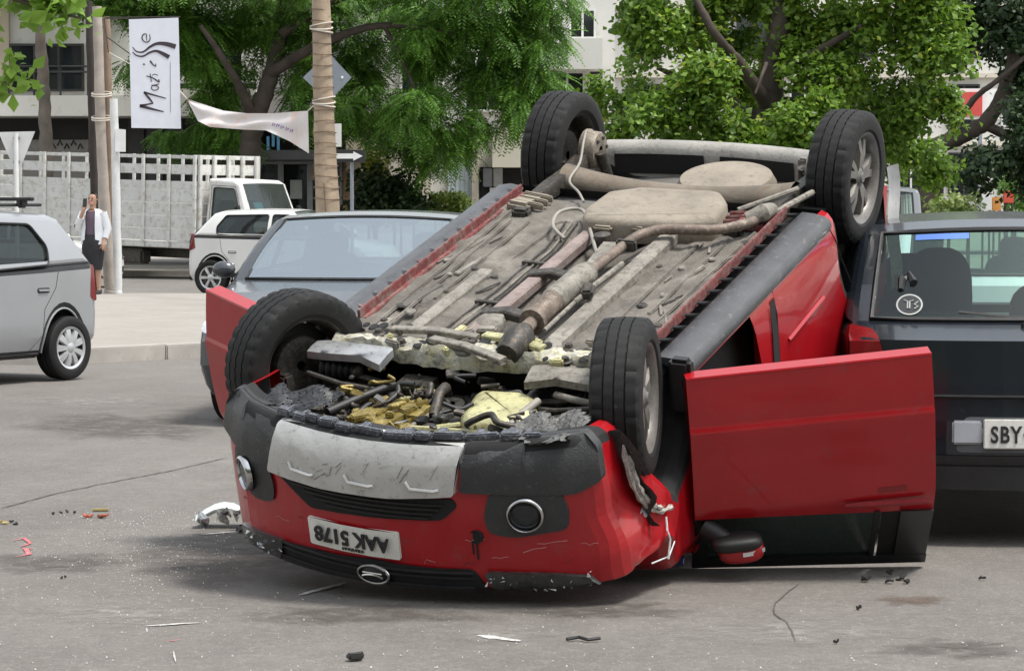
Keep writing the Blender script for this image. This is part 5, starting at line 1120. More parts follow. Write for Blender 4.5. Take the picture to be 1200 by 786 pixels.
# one-way arrow sign
ar, c = plate_on('arrow_sign', [(390, 175), (428, 176), (428, 190), (390, 190)], 40, .03, M_INK, 'black street sign with a white arrow pointing right', 'sign')
uv = [(392, 180), (414, 180), (414, 177.5), (425, 183), (414, 188.5), (414, 186), (392, 186)]; mb = MB(); q = [P(u, v, 39.985) - c for u, v in uv]; k = len(q); mb.add(q, [(0, 1, 5, 6), (1, 2, 3), (1, 3, 5), (3, 4, 5)]); mb.build('arrow', M_SIGN, ar, 0)
mb = MB(); mb.tube([Vector((P(412, 200, 40).x, 40.06, base_z(40))) - c, P(412, 177, 40) + Vector((0, .06, 0)) - c], .03, 10); mb.build('post', M_BACK, ar)
plate_on('notice_panel', [(391, 145), (400, 145), (400, 172), (391, 172)], 36.25, .03, M_SIGN, 'narrow white notice panel sticking out behind the timber pole', 'sign')
# upright shop banner with hand-drawn lettering
BY = 41.6
bn, bc = plate_on('shop_banner', [(151, 23), (209, 21), (212, 151), (154, 150)], BY, .015, mat('banner_white', (.60, .62, .69), .7, var=.04), 'upright white banner reading Matisse hung beside the leaning poles', 'banner')
def bpt(x, y):
    """banner drawing coordinates (472 x 786 enlargement of the photograph's banner)"""
    return P(140 + x / 5.24, 10 + y / 5.24, BY - .006) - bc
def stroke(pts, w, name='letter_stroke'):
    n = 24; cp = [Vector((*p, 0)) for p in pts]; sm = []
    for i in range(n + 1):
        t = i / n * (len(cp) - 1); a = min(int(t), len(cp) - 2); f = t - a; p0, p1, p2, p3 = cp[max(a - 1, 0)], cp[a], cp[a + 1], cp[min(a + 2, len(cp) - 1)]
        sm.append(.5 * ((2 * p1) + (p2 - p0) * f + (2 * p0 - 5 * p1 + 4 * p2 - p3) * f * f + (3 * p1 - p0 - 3 * p2 + p3) * f ** 3))
    rows = []; ws_ = w if isinstance(w, (list, tuple)) else [w, w]
    for i, p in enumerate(sm):
        t_ = (sm[min(i + 1, n)] - sm[max(i - 1, 0)]).normalized(); s = Vector((-t_.y, t_.x, 0)); f = i / n * (len(ws_) - 1); a = min(int(f), len(ws_) - 2); hw = (ws_[a] + (ws_[a + 1] - ws_[a]) * (f - a)) / 2
        rows.append([bpt(p.x + s.x * hw, p.y + s.y * hw), bpt(p.x - s.x * hw, p.y - s.y * hw)])
    mb = MB(); mb.grid(rows); return mb.build(name, mat('banner_ink', (.035, .025, .035), .7), bn, 0)
stroke([(272, 635), (200, 618), (125, 598)], [6, 14, 20]); stroke([(125, 600), (170, 590), (208, 582)], [20, 10, 7]); stroke([(205, 582), (180, 550), (150, 515)], [7, 14, 10]); stroke([(150, 515), (220, 535), (285, 553)], [14, 9, 6])
stroke([(200, 478), (196, 492), (210, 503), (230, 500), (240, 488), (228, 476), (198, 474)], 6); stroke([(196, 474), (220, 471), (243, 464)], [8, 7, 4]); stroke([(165, 415), (205, 428), (242, 452), (240, 436)], [6, 9, 6]); stroke([(196, 452), (192, 425), (188, 400)], 5); stroke([(236, 412), (215, 405), (200, 412)], 5)
stroke([(188, 322), (205, 345), (222, 356), (222, 340)], [11, 7, 5]); stroke([(146, 340), (154, 348)], 10)
stroke([(80, 238), (105, 265), (145, 268), (190, 235), (235, 216), (290, 220), (345, 236)], [5, 8, 10, 14, 18, 26, 30]); stroke([(80, 268), (105, 290), (145, 294), (185, 272), (225, 262), (265, 278), (305, 300)], [5, 8, 10, 12, 15, 22, 26])
stroke([(168, 200), (166, 180), (164, 160), (148, 160), (138, 180), (150, 203), (172, 208), (188, 190), (184, 160)], [4, 5, 6, 7, 7, 7, 7, 6, 4])
stroke([(312, 330), (312, 480), (313, 640)], 2.2)
mb = MB(); mb.tube([P(127, 62, 42.2) - bc, P(122, 22, 42.2) - bc, P(151, 22, BY) - bc], .008, 5); mb.tube([P(126, 44, 42.2) - bc, P(153, 64, BY) - bc], .010, 5); mb.tube([P(124, 21, 42.3) - bc, P(211, 20, BY) - bc], .012, 6); mb.build('hanging_line', M_DPOLE, bn)
# sagging cloth banner tied to the timber pole
cb_top = [(219, 116), (240, 123), (262, 130), (290, 133), (320, 133), (345, 131), (361, 130)]; cb_bot = [(220, 118), (232, 142), (246, 149), (285, 152), (312, 153), (340, 166), (362, 180)]
c = P(290, 140, 39.5); cb = empty('cloth_banner', c, 0, 'sagging off-white cloth banner strung from the timber pole', 'banner'); rows = []
for j in range(11):
    row = []
    for i in range(31):
        t = i / 30 * 6; a = min(int(t), 5); f = t - a; s = j / 10
        ut = cb_top[a][0] + (cb_top[a + 1][0] - cb_top[a][0]) * f; vt = cb_top[a][1] + (cb_top[a + 1][1] - cb_top[a][1]) * f; ub = cb_bot[a][0] + (cb_bot[a + 1][0] - cb_bot[a][0]) * f; vb = cb_bot[a][1] + (cb_bot[a + 1][1] - cb_bot[a][1]) * f
        row.append(P(ut + (ub - ut) * s, vt + (vb - vt) * s, 41.5 - 5.0 * i / 30 + .10 * math.sin(i * .9 + s * 4) * s + .05 * math.sin(s * 9 + i * .3)) - c)
    rows.append(row)
mb = MB(); mb.grid(rows); mb.grid([[p + Vector((0, .01, 0)) for p in r_] for r_ in rows], flip=True); mb.build('cloth', mat('cloth_offwhite', (.60, .56, .55), .85, var=.06, scale=2, col2=(.62, .47, .42), mixpos=.60, mixw=.06, mscale=1.2), cb, 60)
for k, (u, v) in enumerate(((320, 146), (325, 147), (330, 149), (336, 151), (341, 153))):
    mb = MB(); Y_ = 41.5 - 5.0 * (u - 219) / 143 - .12; mb.tube([P(u - 1.5, v + 2, Y_) - c, P(u, v - 2, Y_) - c, P(u + 1.5, v + 2, Y_) - c, P(u + 2.2, v - 1, Y_) - c], .012, 4); mb.build('faded_letter', mat('faded_purple', (.30, .24, .38), .8), cb)
mb = MB(); mb.tube([P(361, 130, 36.5) - c, P(374, 118, 36.0) - c], .01, 5); mb.tube([P(219, 116, 41.5) - c, P(212, 108, 41.6) - c, P(128, 62, 42.6) - c], .008, 5); mb.build('tie_string', M_ROPE, cb)

# ================================================================== the woman by the poles
PY = 42.1; pb = P(110, 341, PY); per = empty('person', (pb.x, pb.y, base_z(PY)), R(-105), 'woman in a white jacket and black skirt holding a phone to her face', 'person')
M_SKIN = mat('skin', (.42, .25, .18), .6, var=.06); 
# local: x forward (the way she faces), y left, z up; height 1.66
def skin_mesh(name, joints, edges, m, par, sub=2, root=0):
    me = bpy.data.meshes.new(name); me.from_pydata([j[0] for j in joints], edges, []); o = bpy.data.objects.new(name, me); COL.objects.link(o)
    md = o.modifiers.new('s', 'SKIN'); 
    for i, j in enumerate(joints):
        sv = me.skin_vertices[0].data[i]; r = j[1]; sv.radius = r if isinstance(r, tuple) else (r, r); sv.use_root = (i == root)
    md.use_smooth_shade = True; s2 = o.modifiers.new('d', 'SUBSURF'); s2.levels = sub; s2.render_levels = sub
    dg = bpy.context.evaluated_depsgraph_get(); dg.update(); m2 = bpy.data.meshes.new_from_object(o.evaluated_get(dg)); bpy.data.objects.remove(o); m2.name = name
    m2.materials.clear(); m2.materials.append(m); o = bpy.data.objects.new(name, m2); COL.objects.link(o); o.parent = par
    for p in m2.polygons: p.use_smooth = True
    return o
J = [((0, 0, .90), (.125, .155)), ((0, 0, 1.08), (.095, .125)), ((.01, 0, 1.28), (.10, .15)), ((.0, 0, 1.38), (.06, .08)), ((.01, 0, 1.44), .048), ((.02, 0, 1.50), (.072, .062)), ((.02, 0, 1.58), (.085, .070)), ((.01, 0, 1.645), (.05, .045)),
     ((0, .085, .84), .085), ((.02, .085, .47), .055), ((.0, .085, .30), .052), ((-.01, .085, .09), .035), ((.0, .085, .045), .035), ((.13, .09, .025), .026),
     ((0, -.085, .84), .085), ((.05, -.085, .47), .055), ((.02, -.08, .30), .052), ((-.02, -.075, .09), .035), ((-.01, -.075, .045), .035), ((.12, -.085, .025), .026),
     ((0, .165, 1.33), .055), ((-.02, .235, 1.08), .042), ((.06, .22, .88), .033), ((.09, .215, .81), .034), ((.10, .21, .73), .022),
     ((0, -.165, 1.33), .055), ((.06, -.24, 1.10), .042), ((.17, -.13, 1.30), .034), ((.185, -.075, 1.40), .034), ((.16, -.055, 1.47), .022)]
E_ = [(0, 1), (1, 2), (2, 3), (3, 4), (4, 5), (5, 6), (6, 7), (0, 8), (8, 9), (9, 10), (10, 11), (11, 12), (12, 13), (0, 14), (14, 15), (15, 16), (16, 17), (17, 18), (18, 19), (2, 20), (20, 21), (21, 22), (22, 23), (23, 24), (2, 25), (25, 26), (26, 27), (27, 28), (28, 29)]
skin_mesh('body', J, E_, M_SKIN, per)
for c0, d in (((.185, -.07, 1.40), (-.02, .012, .085)), ((.09, .215, .81), (.01, 0, -.10))):          # fingers
    for k in range(5):
        mb = MB(); c_ = Vector(c0) + Vector((.0, -.03 + .015 * k, .01 * (k in (1, 2)))); dd = Vector(d) * (1 if k else .65) + Vector((.012 * (k == 0), -.03 * (k == 0), 0)); mb.tube([c_, c_ + dd * .55, c_ + dd + Vector((-.014, 0, 0))], [.009, .008, .006], 6); mb.build('finger', M_SKIN, per)
def loft(name, rings, m, par, n=24, wob=.0, seed=1, open_front=0.):
    g = random.Random(seed); mb = MB(); rows = []
    for (cx, cy, z, rx, ry) in rings:
        a0, a1 = open_front, 2 * math.pi - open_front
        rows.append([(cx + rx * math.cos(a) * (1 + wob * math.sin(a * 5 + z * 17)), cy + ry * math.sin(a) * (1 + wob * math.cos(a * 7 + z * 11)), z) for a in np.linspace(a0, a1, n + 1)])
    mb.grid(rows); mb.grid([[(p[0] * .985, p[1] * .985, p[2]) for p in r_] for r_ in rows], flip=True); return mb.build(name, m, par, 60)
M_JK = mat('white_jacket', (.68, .70, .74), .85, var=.06); M_SK = mat('black_skirt', (.012, .012, .016), .8); M_TOP = mat('dark_top', (.10, .07, .10), .8)
loft('top', [(.0, 0, 1.36, .09, .12), (.01, 0, 1.28, .125, .165), (.01, 0, 1.15, .12, .15), (0, 0, 1.0, .125, .15), (0, 0, .92, .135, .165)], M_TOP, per)
loft('jacket', [(-.01, 0, 1.40, .08, .10), (-.005, 0, 1.36, .115, .175), (.0, 0, 1.25, .145, .20), (-.01, 0, 1.10, .15, .195), (-.01, 0, .95, .165, .205), (-.02, 0, .82, .18, .215)], M_JK, per, wob=.03, open_front=.45)
for ch in ([(0, .165, 1.34), (-.02, .245, 1.08), (.04, .225, .92)], [(0, -.165, 1.34), (.06, -.25, 1.10), (.145, -.155, 1.26)]):
    mb = MB(); p = [Vector(q) for q in ch]; mb.tube([p[0], p[0].lerp(p[1], .5), p[1], p[1].lerp(p[2], .5), p[2]], [.075, .07, .066, .058, .052], 14); mb.build('sleeve', M_JK, per, 60)
loft('skirt', [(0, 0, .98, .135, .165), (0, 0, .88, .165, .195), (.01, 0, .70, .155, .19), (.02, 0, .50, .13, .165), (.025, 0, .40, .12, .155)], M_SK, per, wob=.02)
for y, x in ((.085, 0), (-.08, -.005)):
    mb = MB(); rows = []
    for i in range(9):
        t = i / 8; hh = .085 - .04 * t; w = .042 + .012 * math.sin(t * 3); rows.append([(x - .05 + .21 * t, y + w * math.cos(a), max(.0, hh * .5 + hh * .55 * math.sin(a))) for a in np.linspace(0, 6.283, 13)])
    mb.grid(rows); mb.build('shoe', mat('shoe_black', (.02, .018, .018), .5), per, 60)
mb = MB(); rows = []
for i in range(9):
    a = -.5 + (math.pi / 2 + .5) * i / 8; rows.append([(.005 - .018 + .098 * math.cos(a) * math.cos(b), .082 * math.cos(a) * math.sin(b), 1.565 + .10 * math.sin(a)) for b in np.linspace(R(62), R(298), 20)])
mb.grid(rows); mb.lathe([(0, .04), (.03, .03), (.04, 0), (.03, -.03), (0, -.04)], (-.10, 0, 1.58), 'X', 12); mb.build('hair', mat('hair_brown', (.05, .028, .016), .6), per, 60)
mb = MB(); mb.grid([[(.108 - .02 * abs(y) * 8 * .8, y, z) for y in np.linspace(-.055, .055, 7)] for z in (1.475, 1.50, 1.525)]); mb.build('face_mask', mat('mask_pale', (.55, .30, .24), .8), per)
mb = MB(); mb.tube([(.10, 0, 1.565), (.118, 0, 1.535), (.10, 0, 1.525)], [.008, .014, .008], 8); mb.build('nose', M_SKIN, per, 60)
for y in (.028, -.028): mb = MB(); mb.lathe([(0, .004), (.010, .002), (.012, -.004)], (.098, y, 1.572), 'X', 10); mb.build('eye', M_INK, per)
for y in (.074, -.074): mb = MB(); mb.box((.01, y, 1.555), (.035, .014, .05), b=.006); mb.build('ear', M_SKIN, per)
ph = MB(); ph.box((.19, -.06, 1.50), (.012, .07, .14), Euler((0, -.15, 0)), b=.004); tag(ph.build('mobile_phone', M_INK, None), "dark phone held up to the woman's face", 'phone'); o = bpy.data.objects['mobile_phone']; o.matrix_world = Matrix.Translation(per.location) @ Matrix.Rotation(R(-105), 4, 'Z')
# ================================================================== buildings beyond the cross street
M_WALLW = mat('rendered_white_wall', (.60, .59, .56), .85, var=.06, scale=.8, dirt=(.44, .42, .38), dirt_amt=.04)
M_WALLC = mat('cream_wall', (.56, .52, .44), .85, var=.06, scale=.8, dirt=(.42, .38, .31), dirt_amt=.04)
M_WALLB = mat('beige_wall', (.42, .36, .28), .85, var=.08, scale=.8)
M_DARKW = mat('dark_shopfront', (.035, .034, .036), .6, var=.2, scale=1)
M_FRD = mat('black_window_frame', (.02, .02, .022), .4); M_FRW = mat('white_window_frame', (.62, .62, .60), .5)
M_CURT = mat('pale_curtain', (.42, .43, .45), .9, var=.15, scale=3)
M_PANE = glass('house_glass', (.35, .42, .45), .35)
M_GAR = mat('pale_blue_door', (.52, .58, .63), .55, var=.05)
def bbox(name, u0, v0, u1, v1, Y, d, m, par, o, b=.0):
    p, q = P(u0, v0, Y), P(u1, v1, Y); mb = MB(); mb.box(((p.x + q.x) / 2 - o.x, Y + d / 2 - o.y, (p.z + q.z) / 2 - o.z), (abs(q.x - p.x), d, abs(p.z - q.z)), b=b); return mb.build(name, m, par, 0 if b == 0 else 38)
def window(u0, v0, u1, v1, Y, par, o, fm, nx=2, ny=1, curtain=True, fw=.06, grid=None):
    w = bbox('window', u0, v0, u1, v1, Y - .03, .03, M_CURT if curtain else M_VOID, par, o)
    bbox('pane', u0, v0, u1, v1, Y - .06, .012, M_PANE, w, o); p, q = P(u0, v0, Y), P(u1, v1, Y); W_, H_ = q.x - p.x, p.z - q.z
    for k in range(nx + 1):
        mb = MB(); mb.box((p.x + W_ * k / nx - o.x, Y - .08 - o.y, (p.z + q.z) / 2 - o.z), (fw, .10, H_ + fw)); mb.build('mullion', fm, w, 0)
    for k in range(ny + 1):
        mb = MB(); mb.box(((p.x + q.x) / 2 - o.x, Y - .08 - o.y, p.z - H_ * k / ny - o.z), (W_ - fw, .098, fw)); mb.build('transom', fm, w, 0)
    return w
# left block: white upper floor over a dark recessed ground floor
YA = 67.0; o = Vector((P(90, 230, YA).x, YA, gz(YA) + .13)); ba = empty('apartment_block', o, 0, 'white block with barred upper windows over a dark ground floor', 'building')
bbox('wall', -760, -260, 300, 112, YA, 8, M_WALLW, ba, o); bbox('floor_slab', -760, 112, 300, 136, YA - .9, 9.5, M_WALLW, ba, o); bbox('ground_floor', -760, 136, 300, 256, YA + 1.2, 5, M_DARKW, ba, o)
bbox('low_wall', -760, 164, 104, 256, YA + .3, .2, mat('low_wall_grey', (.22, .21, .20), .85), ba, o); bbox('wall_pier', -60, -40, 11, 112, YA - .15, .2, M_WALLB, ba, o)
for v0, v1 in ((53, 106), (-70, -10)):
    window(13, v0, 98, v1, YA, ba, o, M_FRD, 3, 1); [window(q, v0, q + 54, v1, YA, ba, o, M_FRD, 2, 1) for q in (-700, -590, -480, -360, -240, -120)]; window(232, v0 - 5, 285, v1 - 10, YA, ba, o, M_FRW, 2, 1)
rl = empty('balcony_railing'); rl.parent = ba
for v in (78, 84.5): p, q = P(10, v, YA - .5), P(103, v, YA - .5); mb = MB(); mb.tube([p - o, q - o], .03, 6); mb.build('rail', M_FRD, rl)
for u in (10, 40, 71, 103): p, q = P(u, 77, YA - .5), P(u, 112, YA - .5); mb = MB(); mb.tube([p - o, q - o], .03, 6); mb.build('post', M_FRD, rl)
bbox('facade_band', 148, 98, 300, 104, YA - .1, .15, M_FRD, ba, o)
for k, u in enumerate((150, 172, 196, 222)): bbox('shutter_panel', u, 140, u + 19, 230, YA + 1.1, .06, mat('shutter_dark', (.05, .05, .052), .6), ba, o)
mb = MB()
for k in range(5): c = P(62 + k * 8, 172 - (4 if k in (1, 3) else 0), YA + .28); mb.tube([c - o + Vector((-.06, 0, -.06)), c - o + Vector((0, 0, .08)), c - o + Vector((.07, 0, -.05))], .02, 4)
mb.build('wall_scrawl', M_INK, ba)
# middle shop: dark front with a flat canopy
YB = 68.0; o = Vector((P(370, 230, YB).x, YB, gz(YB) + .13)); bb = empty('corner_shop', o, 0, 'dark glazed shopfront under a flat grey canopy behind the timber pole', 'building')
bbox('wall', 300, -260, 445, 148, YB, 8, mat('shop_wall_grey', (.30, .29, .28), .85, var=.08), bb, o); bbox('shop_interior', 300, 148, 445, 262, YB + 1.5, 4, M_DARKW, bb, o); bbox('canopy', 296, 176, 424, 188, YB - 1.3, 2.5, mat('canopy_grey', (.075, .078, .085), .5), bb, o, .02)
for u0, u1 in ((300, 328), (331, 362), (365, 400)):
    w = window(u0, 191, u1, 258, YB + .6, bb, o, mat('alu_frame', (.30, .31, .32), .4, .6), 1, 1, False, .07)
bbox('brick_pier', 402, 188, 420, 262, YB + .2, .4, mat('brown_pier', (.24, .15, .085), .8, var=.2, scale=3), bb, o); bbox('side_wall', 405, 134, 446, 200, YB - .3, .5, M_WALLB, bb, o)
for u, v, m_ in ((372, 200, mat('poster_tan', (.40, .30, .22), .7)), (347, 222, mat('poster_grey', (.36, .38, .37), .7))): bbox('poster', u - 7, v - 11, u + 7, v + 11, YB + .45, .02, m_, bb, o)
for (u, v) in ((314, 168), (320, 164), (326, 168)): bbox('blue_lettering', u - 1.6, v - 8, u + 1.6, v + 8, YB - .05, .05, mat('blue_paint_letters', (.07, .20, .34), .6), bb, o)
# pale villa with balconies
YC = 70.0; o = Vector((P(580, 230, YC).x, YC, gz(YC) + .13)); bv = empty('balcony_house', o, 0, 'pale house with cream balcony slabs and a light blue garage door', 'building')
bbox('wall', 445, -260, 720, 262, YC, 8, M_WALLW, bv, o); bbox('cream_panel', 455, 150, 505, 262, YC - .1, .2, M_WALLC, bv, o); bbox('garage_door', 525, 165, 553, 262, YC - .08, .1, M_GAR, bv, o); bbox('corner_post', 553, 140, 561, 262, YC - .3, .4, M_WALLC, bv, o)
for k in range(5): bbox('door_groove', 529 + k * 5, 166, 529.6 + k * 5, 260, YC - .10, .03, mat('groove_grey', (.36, .42, .47), .6), bv, o)
bbox('balcony_slab', 577, 151, 640, 196, YC - 1.6, 1.6, M_WALLC, bv, o); bbox('carport', 562, 196, 660, 262, YC - .2, .25, M_VOID, bv, o); bbox('upper_slab', 636, 45, 706, 81, YC - 1.6, 1.6, M_WALLW, bv, o); bbox('upper_recess', 640, 81, 706, 150, YC - .1, .15, M_DARKW, bv, o)
bbox('column', 686, 81, 691, 150, YC - 1.2, .25, M_WALLW, bv, o); bbox('column', 664, 10, 668, 45, YC - 1.2, .2, M_WALLW, bv, o); bbox('meter_box', 566, 197, 577, 219, YC - .5, .3, mat('box_grey', (.20, .21, .23), .6), bv, o, .02); bbox('meter_box', 578, 197, 589, 219, YC - .5, .3, mat('box_pale', (.33, .34, .35), .6), bv, o, .02); bbox('paper_notice', 574, 220, 582, 235, YC - .3, .02, M_SIGN, bv, o)
window(668, 12, 697, 45, YC, bv, o, M_FRW, 2, 1, False); window(645, 85, 684, 125, YC - .15, bv, o, M_FRW, 2, 1, False); window(545, 60, 585, 130, YC, bv, o, M_FRW, 3, 2); window(590, 100, 630, 148, YC, bv, o, M_FRD, 2, 1, False); window(470, 40, 510, 110, YC, bv, o, M_FRW, 2, 2)
# long pale row behind the right-hand trees
YD = 86.0; o = Vector((P(960, 230, YD).x, YD, gz(YD) + .13)); br = empty('row_building', o, 0, 'long pale building glimpsed through the trees with a red sign', 'building')
bbox('wall', 715, -260, 2100, 262, YD, 8, M_WALLW, br, o)
for v in (-60, 20, 100, 180):
    for u in range(740, 2060, 62): window(u, v, u + 34, v + 48, YD, br, o, M_FRD if (u // 62) % 2 else M_FRW, 2, 1, bool((u + v) % 3))
    bbox('string_course', 715, v - 14, 2100, v - 9, YD - .25, .3, M_WALLC, br, o)
rs = empty('red_sign', P(1138, 122, 80) , 0, 'red sign panel showing through the gap between the dark branches', 'sign'); oo = Vector(rs.location)
bbox('panel', 1128, 108, 1151, 136, 80, .1, mat('sign_red', (.50, .06, .05), .5), rs, oo); bbox('border', 1120, 104, 1172, 140, 80.12, .1, M_SIGN, rs, oo); bbox('post', 1147, 136, 1150, 262, 80.2, .12, M_BACK, rs, oo)

# ================================================================== trees
def leaf_mat(name, c_dark, c_light, yellow=None, yf=.92):
    m = bpy.data.materials.new(name); m.use_nodes = True; nt = m.node_tree; N = nt.nodes; L = nt.links; N.clear(); o_ = N.new('ShaderNodeOutputMaterial')
    at = N.new('ShaderNodeAttribute'); at.attribute_name = 'rnd'; cr = N.new('ShaderNodeValToRGB'); e = cr.color_ramp.elements; e[0].color = (*c_dark, 1); e[1].color = (*c_light, 1); e[1].position = yf - .04
    if yellow: q = e.new(min(1, yf + .03)); q.color = (*yellow, 1)
    L.new(at.outputs['Fac'], cr.inputs[0]); d = N.new('ShaderNodeBsdfPrincipled'); d.inputs['Roughness'].default_value = .45; L.new(cr.outputs[0], d.inputs['Base Color'])
    t = N.new('ShaderNodeBsdfTranslucent'); L.new(cr.outputs[0], t.inputs[0]); mx = N.new('ShaderNodeMixShader'); mx.inputs[0].default_value = .45; L.new(d.outputs[0], mx.inputs[1]); L.new(t.outputs[0], mx.inputs[2]); L.new(mx.outputs[0], o_.inputs[0]); return m
def leaves(name, cen, nrm, tan, ln, wd, rv, m, par, fold=.25):
    """two-quad folded leaves from numpy arrays"""
    n = len(cen); bi = np.cross(nrm, tan); bi /= np.linalg.norm(bi, axis=1)[:, None] + 1e-9; ln = ln[:, None]; wd = wd[:, None]
    a = cen - tan * ln * .5; b = cen + tan * ln * .5 - nrm * ln * .12; l_ = cen + bi * wd * .5 - nrm * wd * fold + tan * ln * .05; r_ = cen - bi * wd * .5 - nrm * wd * fold + tan * ln * .05; c_ = cen + nrm * 0
    V = np.stack([a, l_, b, r_, c_], 1).reshape(-1, 3); F = (np.arange(n)[:, None] * 5 + np.array([[0, 4, 1, 4, 2, 1, 0, 3, 4, 4, 3, 2]])).reshape(-1, 3)
    me = bpy.data.meshes.new(name); me.vertices.add(len(V)); me.vertices.foreach_set('co', V.ravel()); me.loops.add(F.size); me.loops.foreach_set('vertex_index', F.ravel().astype(np.int32)); me.polygons.add(len(F)); me.polygons.foreach_set('loop_start', np.arange(0, F.size, 3, dtype=np.int32))
    at = me.attributes.new('rnd', 'FLOAT', 'POINT'); at.data.foreach_set('value', np.repeat(rv, 5).astype(np.float32)); me.materials.append(m); me.update(); me.validate()
    ob = bpy.data.objects.new(name, me); COL.objects.link(ob); ob.parent = par; ob['kind'] = 'stuff'; return ob
def unit(v): return v / (np.linalg.norm(v, axis=1)[:, None] + 1e-9)
def crown(par, o, clumps, m, n_per, size, seed, droop=0., frond=False, light=None):
    """clumps: (centre Vector, (rx, ry, rz)); twigs of leaves around the shell of each clump"""
    g = np.random.default_rng(seed); C, Nn, T, Ln, Wd, Rv = [], [], [], [], [], []
    for c, r in clumps:
        r = np.array(r); vol = float(np.cbrt(r.prod())); k = max(1, int(n_per * vol * vol)); d = unit(g.normal(size=(k, 3))); rad = g.uniform(.35, 1.05, (k, 1)) ** .6; base = np.array(c - o) + d * r * rad; tint = g.uniform(-.16, .16)
        if frond:
            nl = 9; ax = unit(d * np.array([1, 1, .25]) + g.normal(size=(k, 3)) * .4 + np.array([0, 0, -droop])); L = g.uniform(.45, .8, k) * size * 5; side = unit(np.cross(ax, np.array([0, 0, 1.]) + g.normal(size=(k, 3)) * .2))
            for j in range(nl):
                t = (j + .6) / nl; p = base + ax * (L * t)[:, None] + np.array([0, 0, -1.]) * (L * t * t * .35)[:, None]
                for sgn in (-1, 1):
                    tn = unit(side * sgn + ax * .55 + np.array([0, 0, -.25])); ll = L * .30 * (1 - .55 * abs(t - .4)); C.append(p + tn * (ll * .5)[:, None]); T.append(tn); Nn.append(unit(np.cross(ax, tn) * sgn * -1 + g.normal(size=(k, 3)) * .25)); Ln.append(ll); Wd.append(ll * .34); Rv.append(np.clip(.5 + tint + g.normal(size=k) * .16, 0, 1))
        else:
            nl = 6
            for j in range(nl):
                p = base + g.normal(size=(k, 3)) * size * .85; nm = unit(np.array([0, 0, .75]) + d * .6 + g.normal(size=(k, 3)) * .55); tn = unit(np.cross(nm, g.normal(size=(k, 3)))); tn = unit(tn + np.array([0, 0, -droop])); nm = unit(nm - tn * (nm * tn).sum(1)[:, None]); s = size * g.uniform(.6, 1.25, k)
                C.append(p); Nn.append(nm); T.append(tn); Ln.append(s); Wd.append(s * g.uniform(.6, .95, k)); Rv.append(np.clip(.5 + tint + g.normal(size=k) * .2, 0, 1))
    return leaves('crown', np.concatenate(C), np.concatenate(Nn), np.concatenate(T), np.concatenate(Ln), np.concatenate(Wd), np.concatenate(Rv), m, par)
def limb(par, pts, r, m, name='branch', n=9):
    g = random.Random(len(pts) + int(abs(pts[0].x) * 100)); path = []; rr = []; k = 8 * (len(pts) - 1)
    for i in range(k + 1):
        t = i / k * (len(pts) - 1); a = min(int(t), len(pts) - 2); f = t - a; p0, p1, p2, p3 = pts[max(a - 1, 0)], pts[a], pts[a + 1], pts[min(a + 2, len(pts) - 1)]
        p = .5 * ((2 * p1) + (p2 - p0) * f + (2 * p0 - 5 * p1 + 4 * p2 - p3) * f * f + (3 * p1 - p0 - 3 * p2 + p3) * f ** 3); q = r[0] + (r[1] - r[0]) * i / k; path.append(p + Vector((g.uniform(-.1, .1), g.uniform(-.1, .1), g.uniform(-.1, .1))) * q); rr.append(q * g.uniform(.92, 1.08))
    mb = MB(); mb.tube(path, rr, n); return mb.build(name, m, par, 60)
M_BARK = mat('dark_bark', (.055, .042, .033), .9, var=.4, scale=3, bump=.5, bscale=15); M_BARKG = mat('grey_bark', (.16, .135, .115), .9, var=.3, scale=3, bump=.5, bscale=15)
def tree(name, label, Y, base_uv, trunk, tr, bark, limbs, clumps, lm, n_per, size, seed, group, depth=2.0, **kw):
    b = P(base_uv[0], base_uv[1], Y); root = empty(name, (b.x, Y, gz(Y)), 0, label, 'tree', group); o = Vector(root.location); g = random.Random(seed)
    limb(root, [Vector((0, 0, -.1))] + [P(u, v, Y + dy) - o for u, v, dy in trunk], tr, bark, 'trunk', 12)
    for pts, r in limbs: limb(root, [P(u, v, Y + dy) - o for u, v, dy in pts], r, bark)
    cl = []
    for c in clumps:
        u, v, ru, rv = c[:4]; dy = c[4] if len(c) > 4 else g.uniform(-depth, depth); s = (Y + dy) / FPX; cl.append((P(u, v, Y + dy), (ru * s, max(ru, rv) * s * .9, rv * s)))
    # split every clump into smaller tufts so that the outline stays uneven
    tufts = []
    for c, r in cl:
        for _ in range(9):
            d = Vector((g.gauss(0, 1), g.gauss(0, 1), g.gauss(0, 1))).normalized() * g.uniform(.35, .95); q = g.uniform(.28, .5); tufts.append((c + Vector((d.x * r[0], d.y * r[1], d.z * r[2])), (r[0] * q, r[1] * q, r[2] * q * .8)))
    crown(root, o, tufts, lm, n_per, size, seed, **kw); return root
LM1 = leaf_mat('feathery_leaf', (.045, .125, .016), (.165, .33, .045)); LM2 = leaf_mat('broad_leaf', (.060, .140, .016), (.22, .36, .040), (.42, .48, .06), .91); LM3 = leaf_mat('dark_leaf', (.018, .040, .014), (.042, .080, .026)); LM0 = leaf_mat('plane_leaf', (.14, .27, .035), (.28, .44, .07))
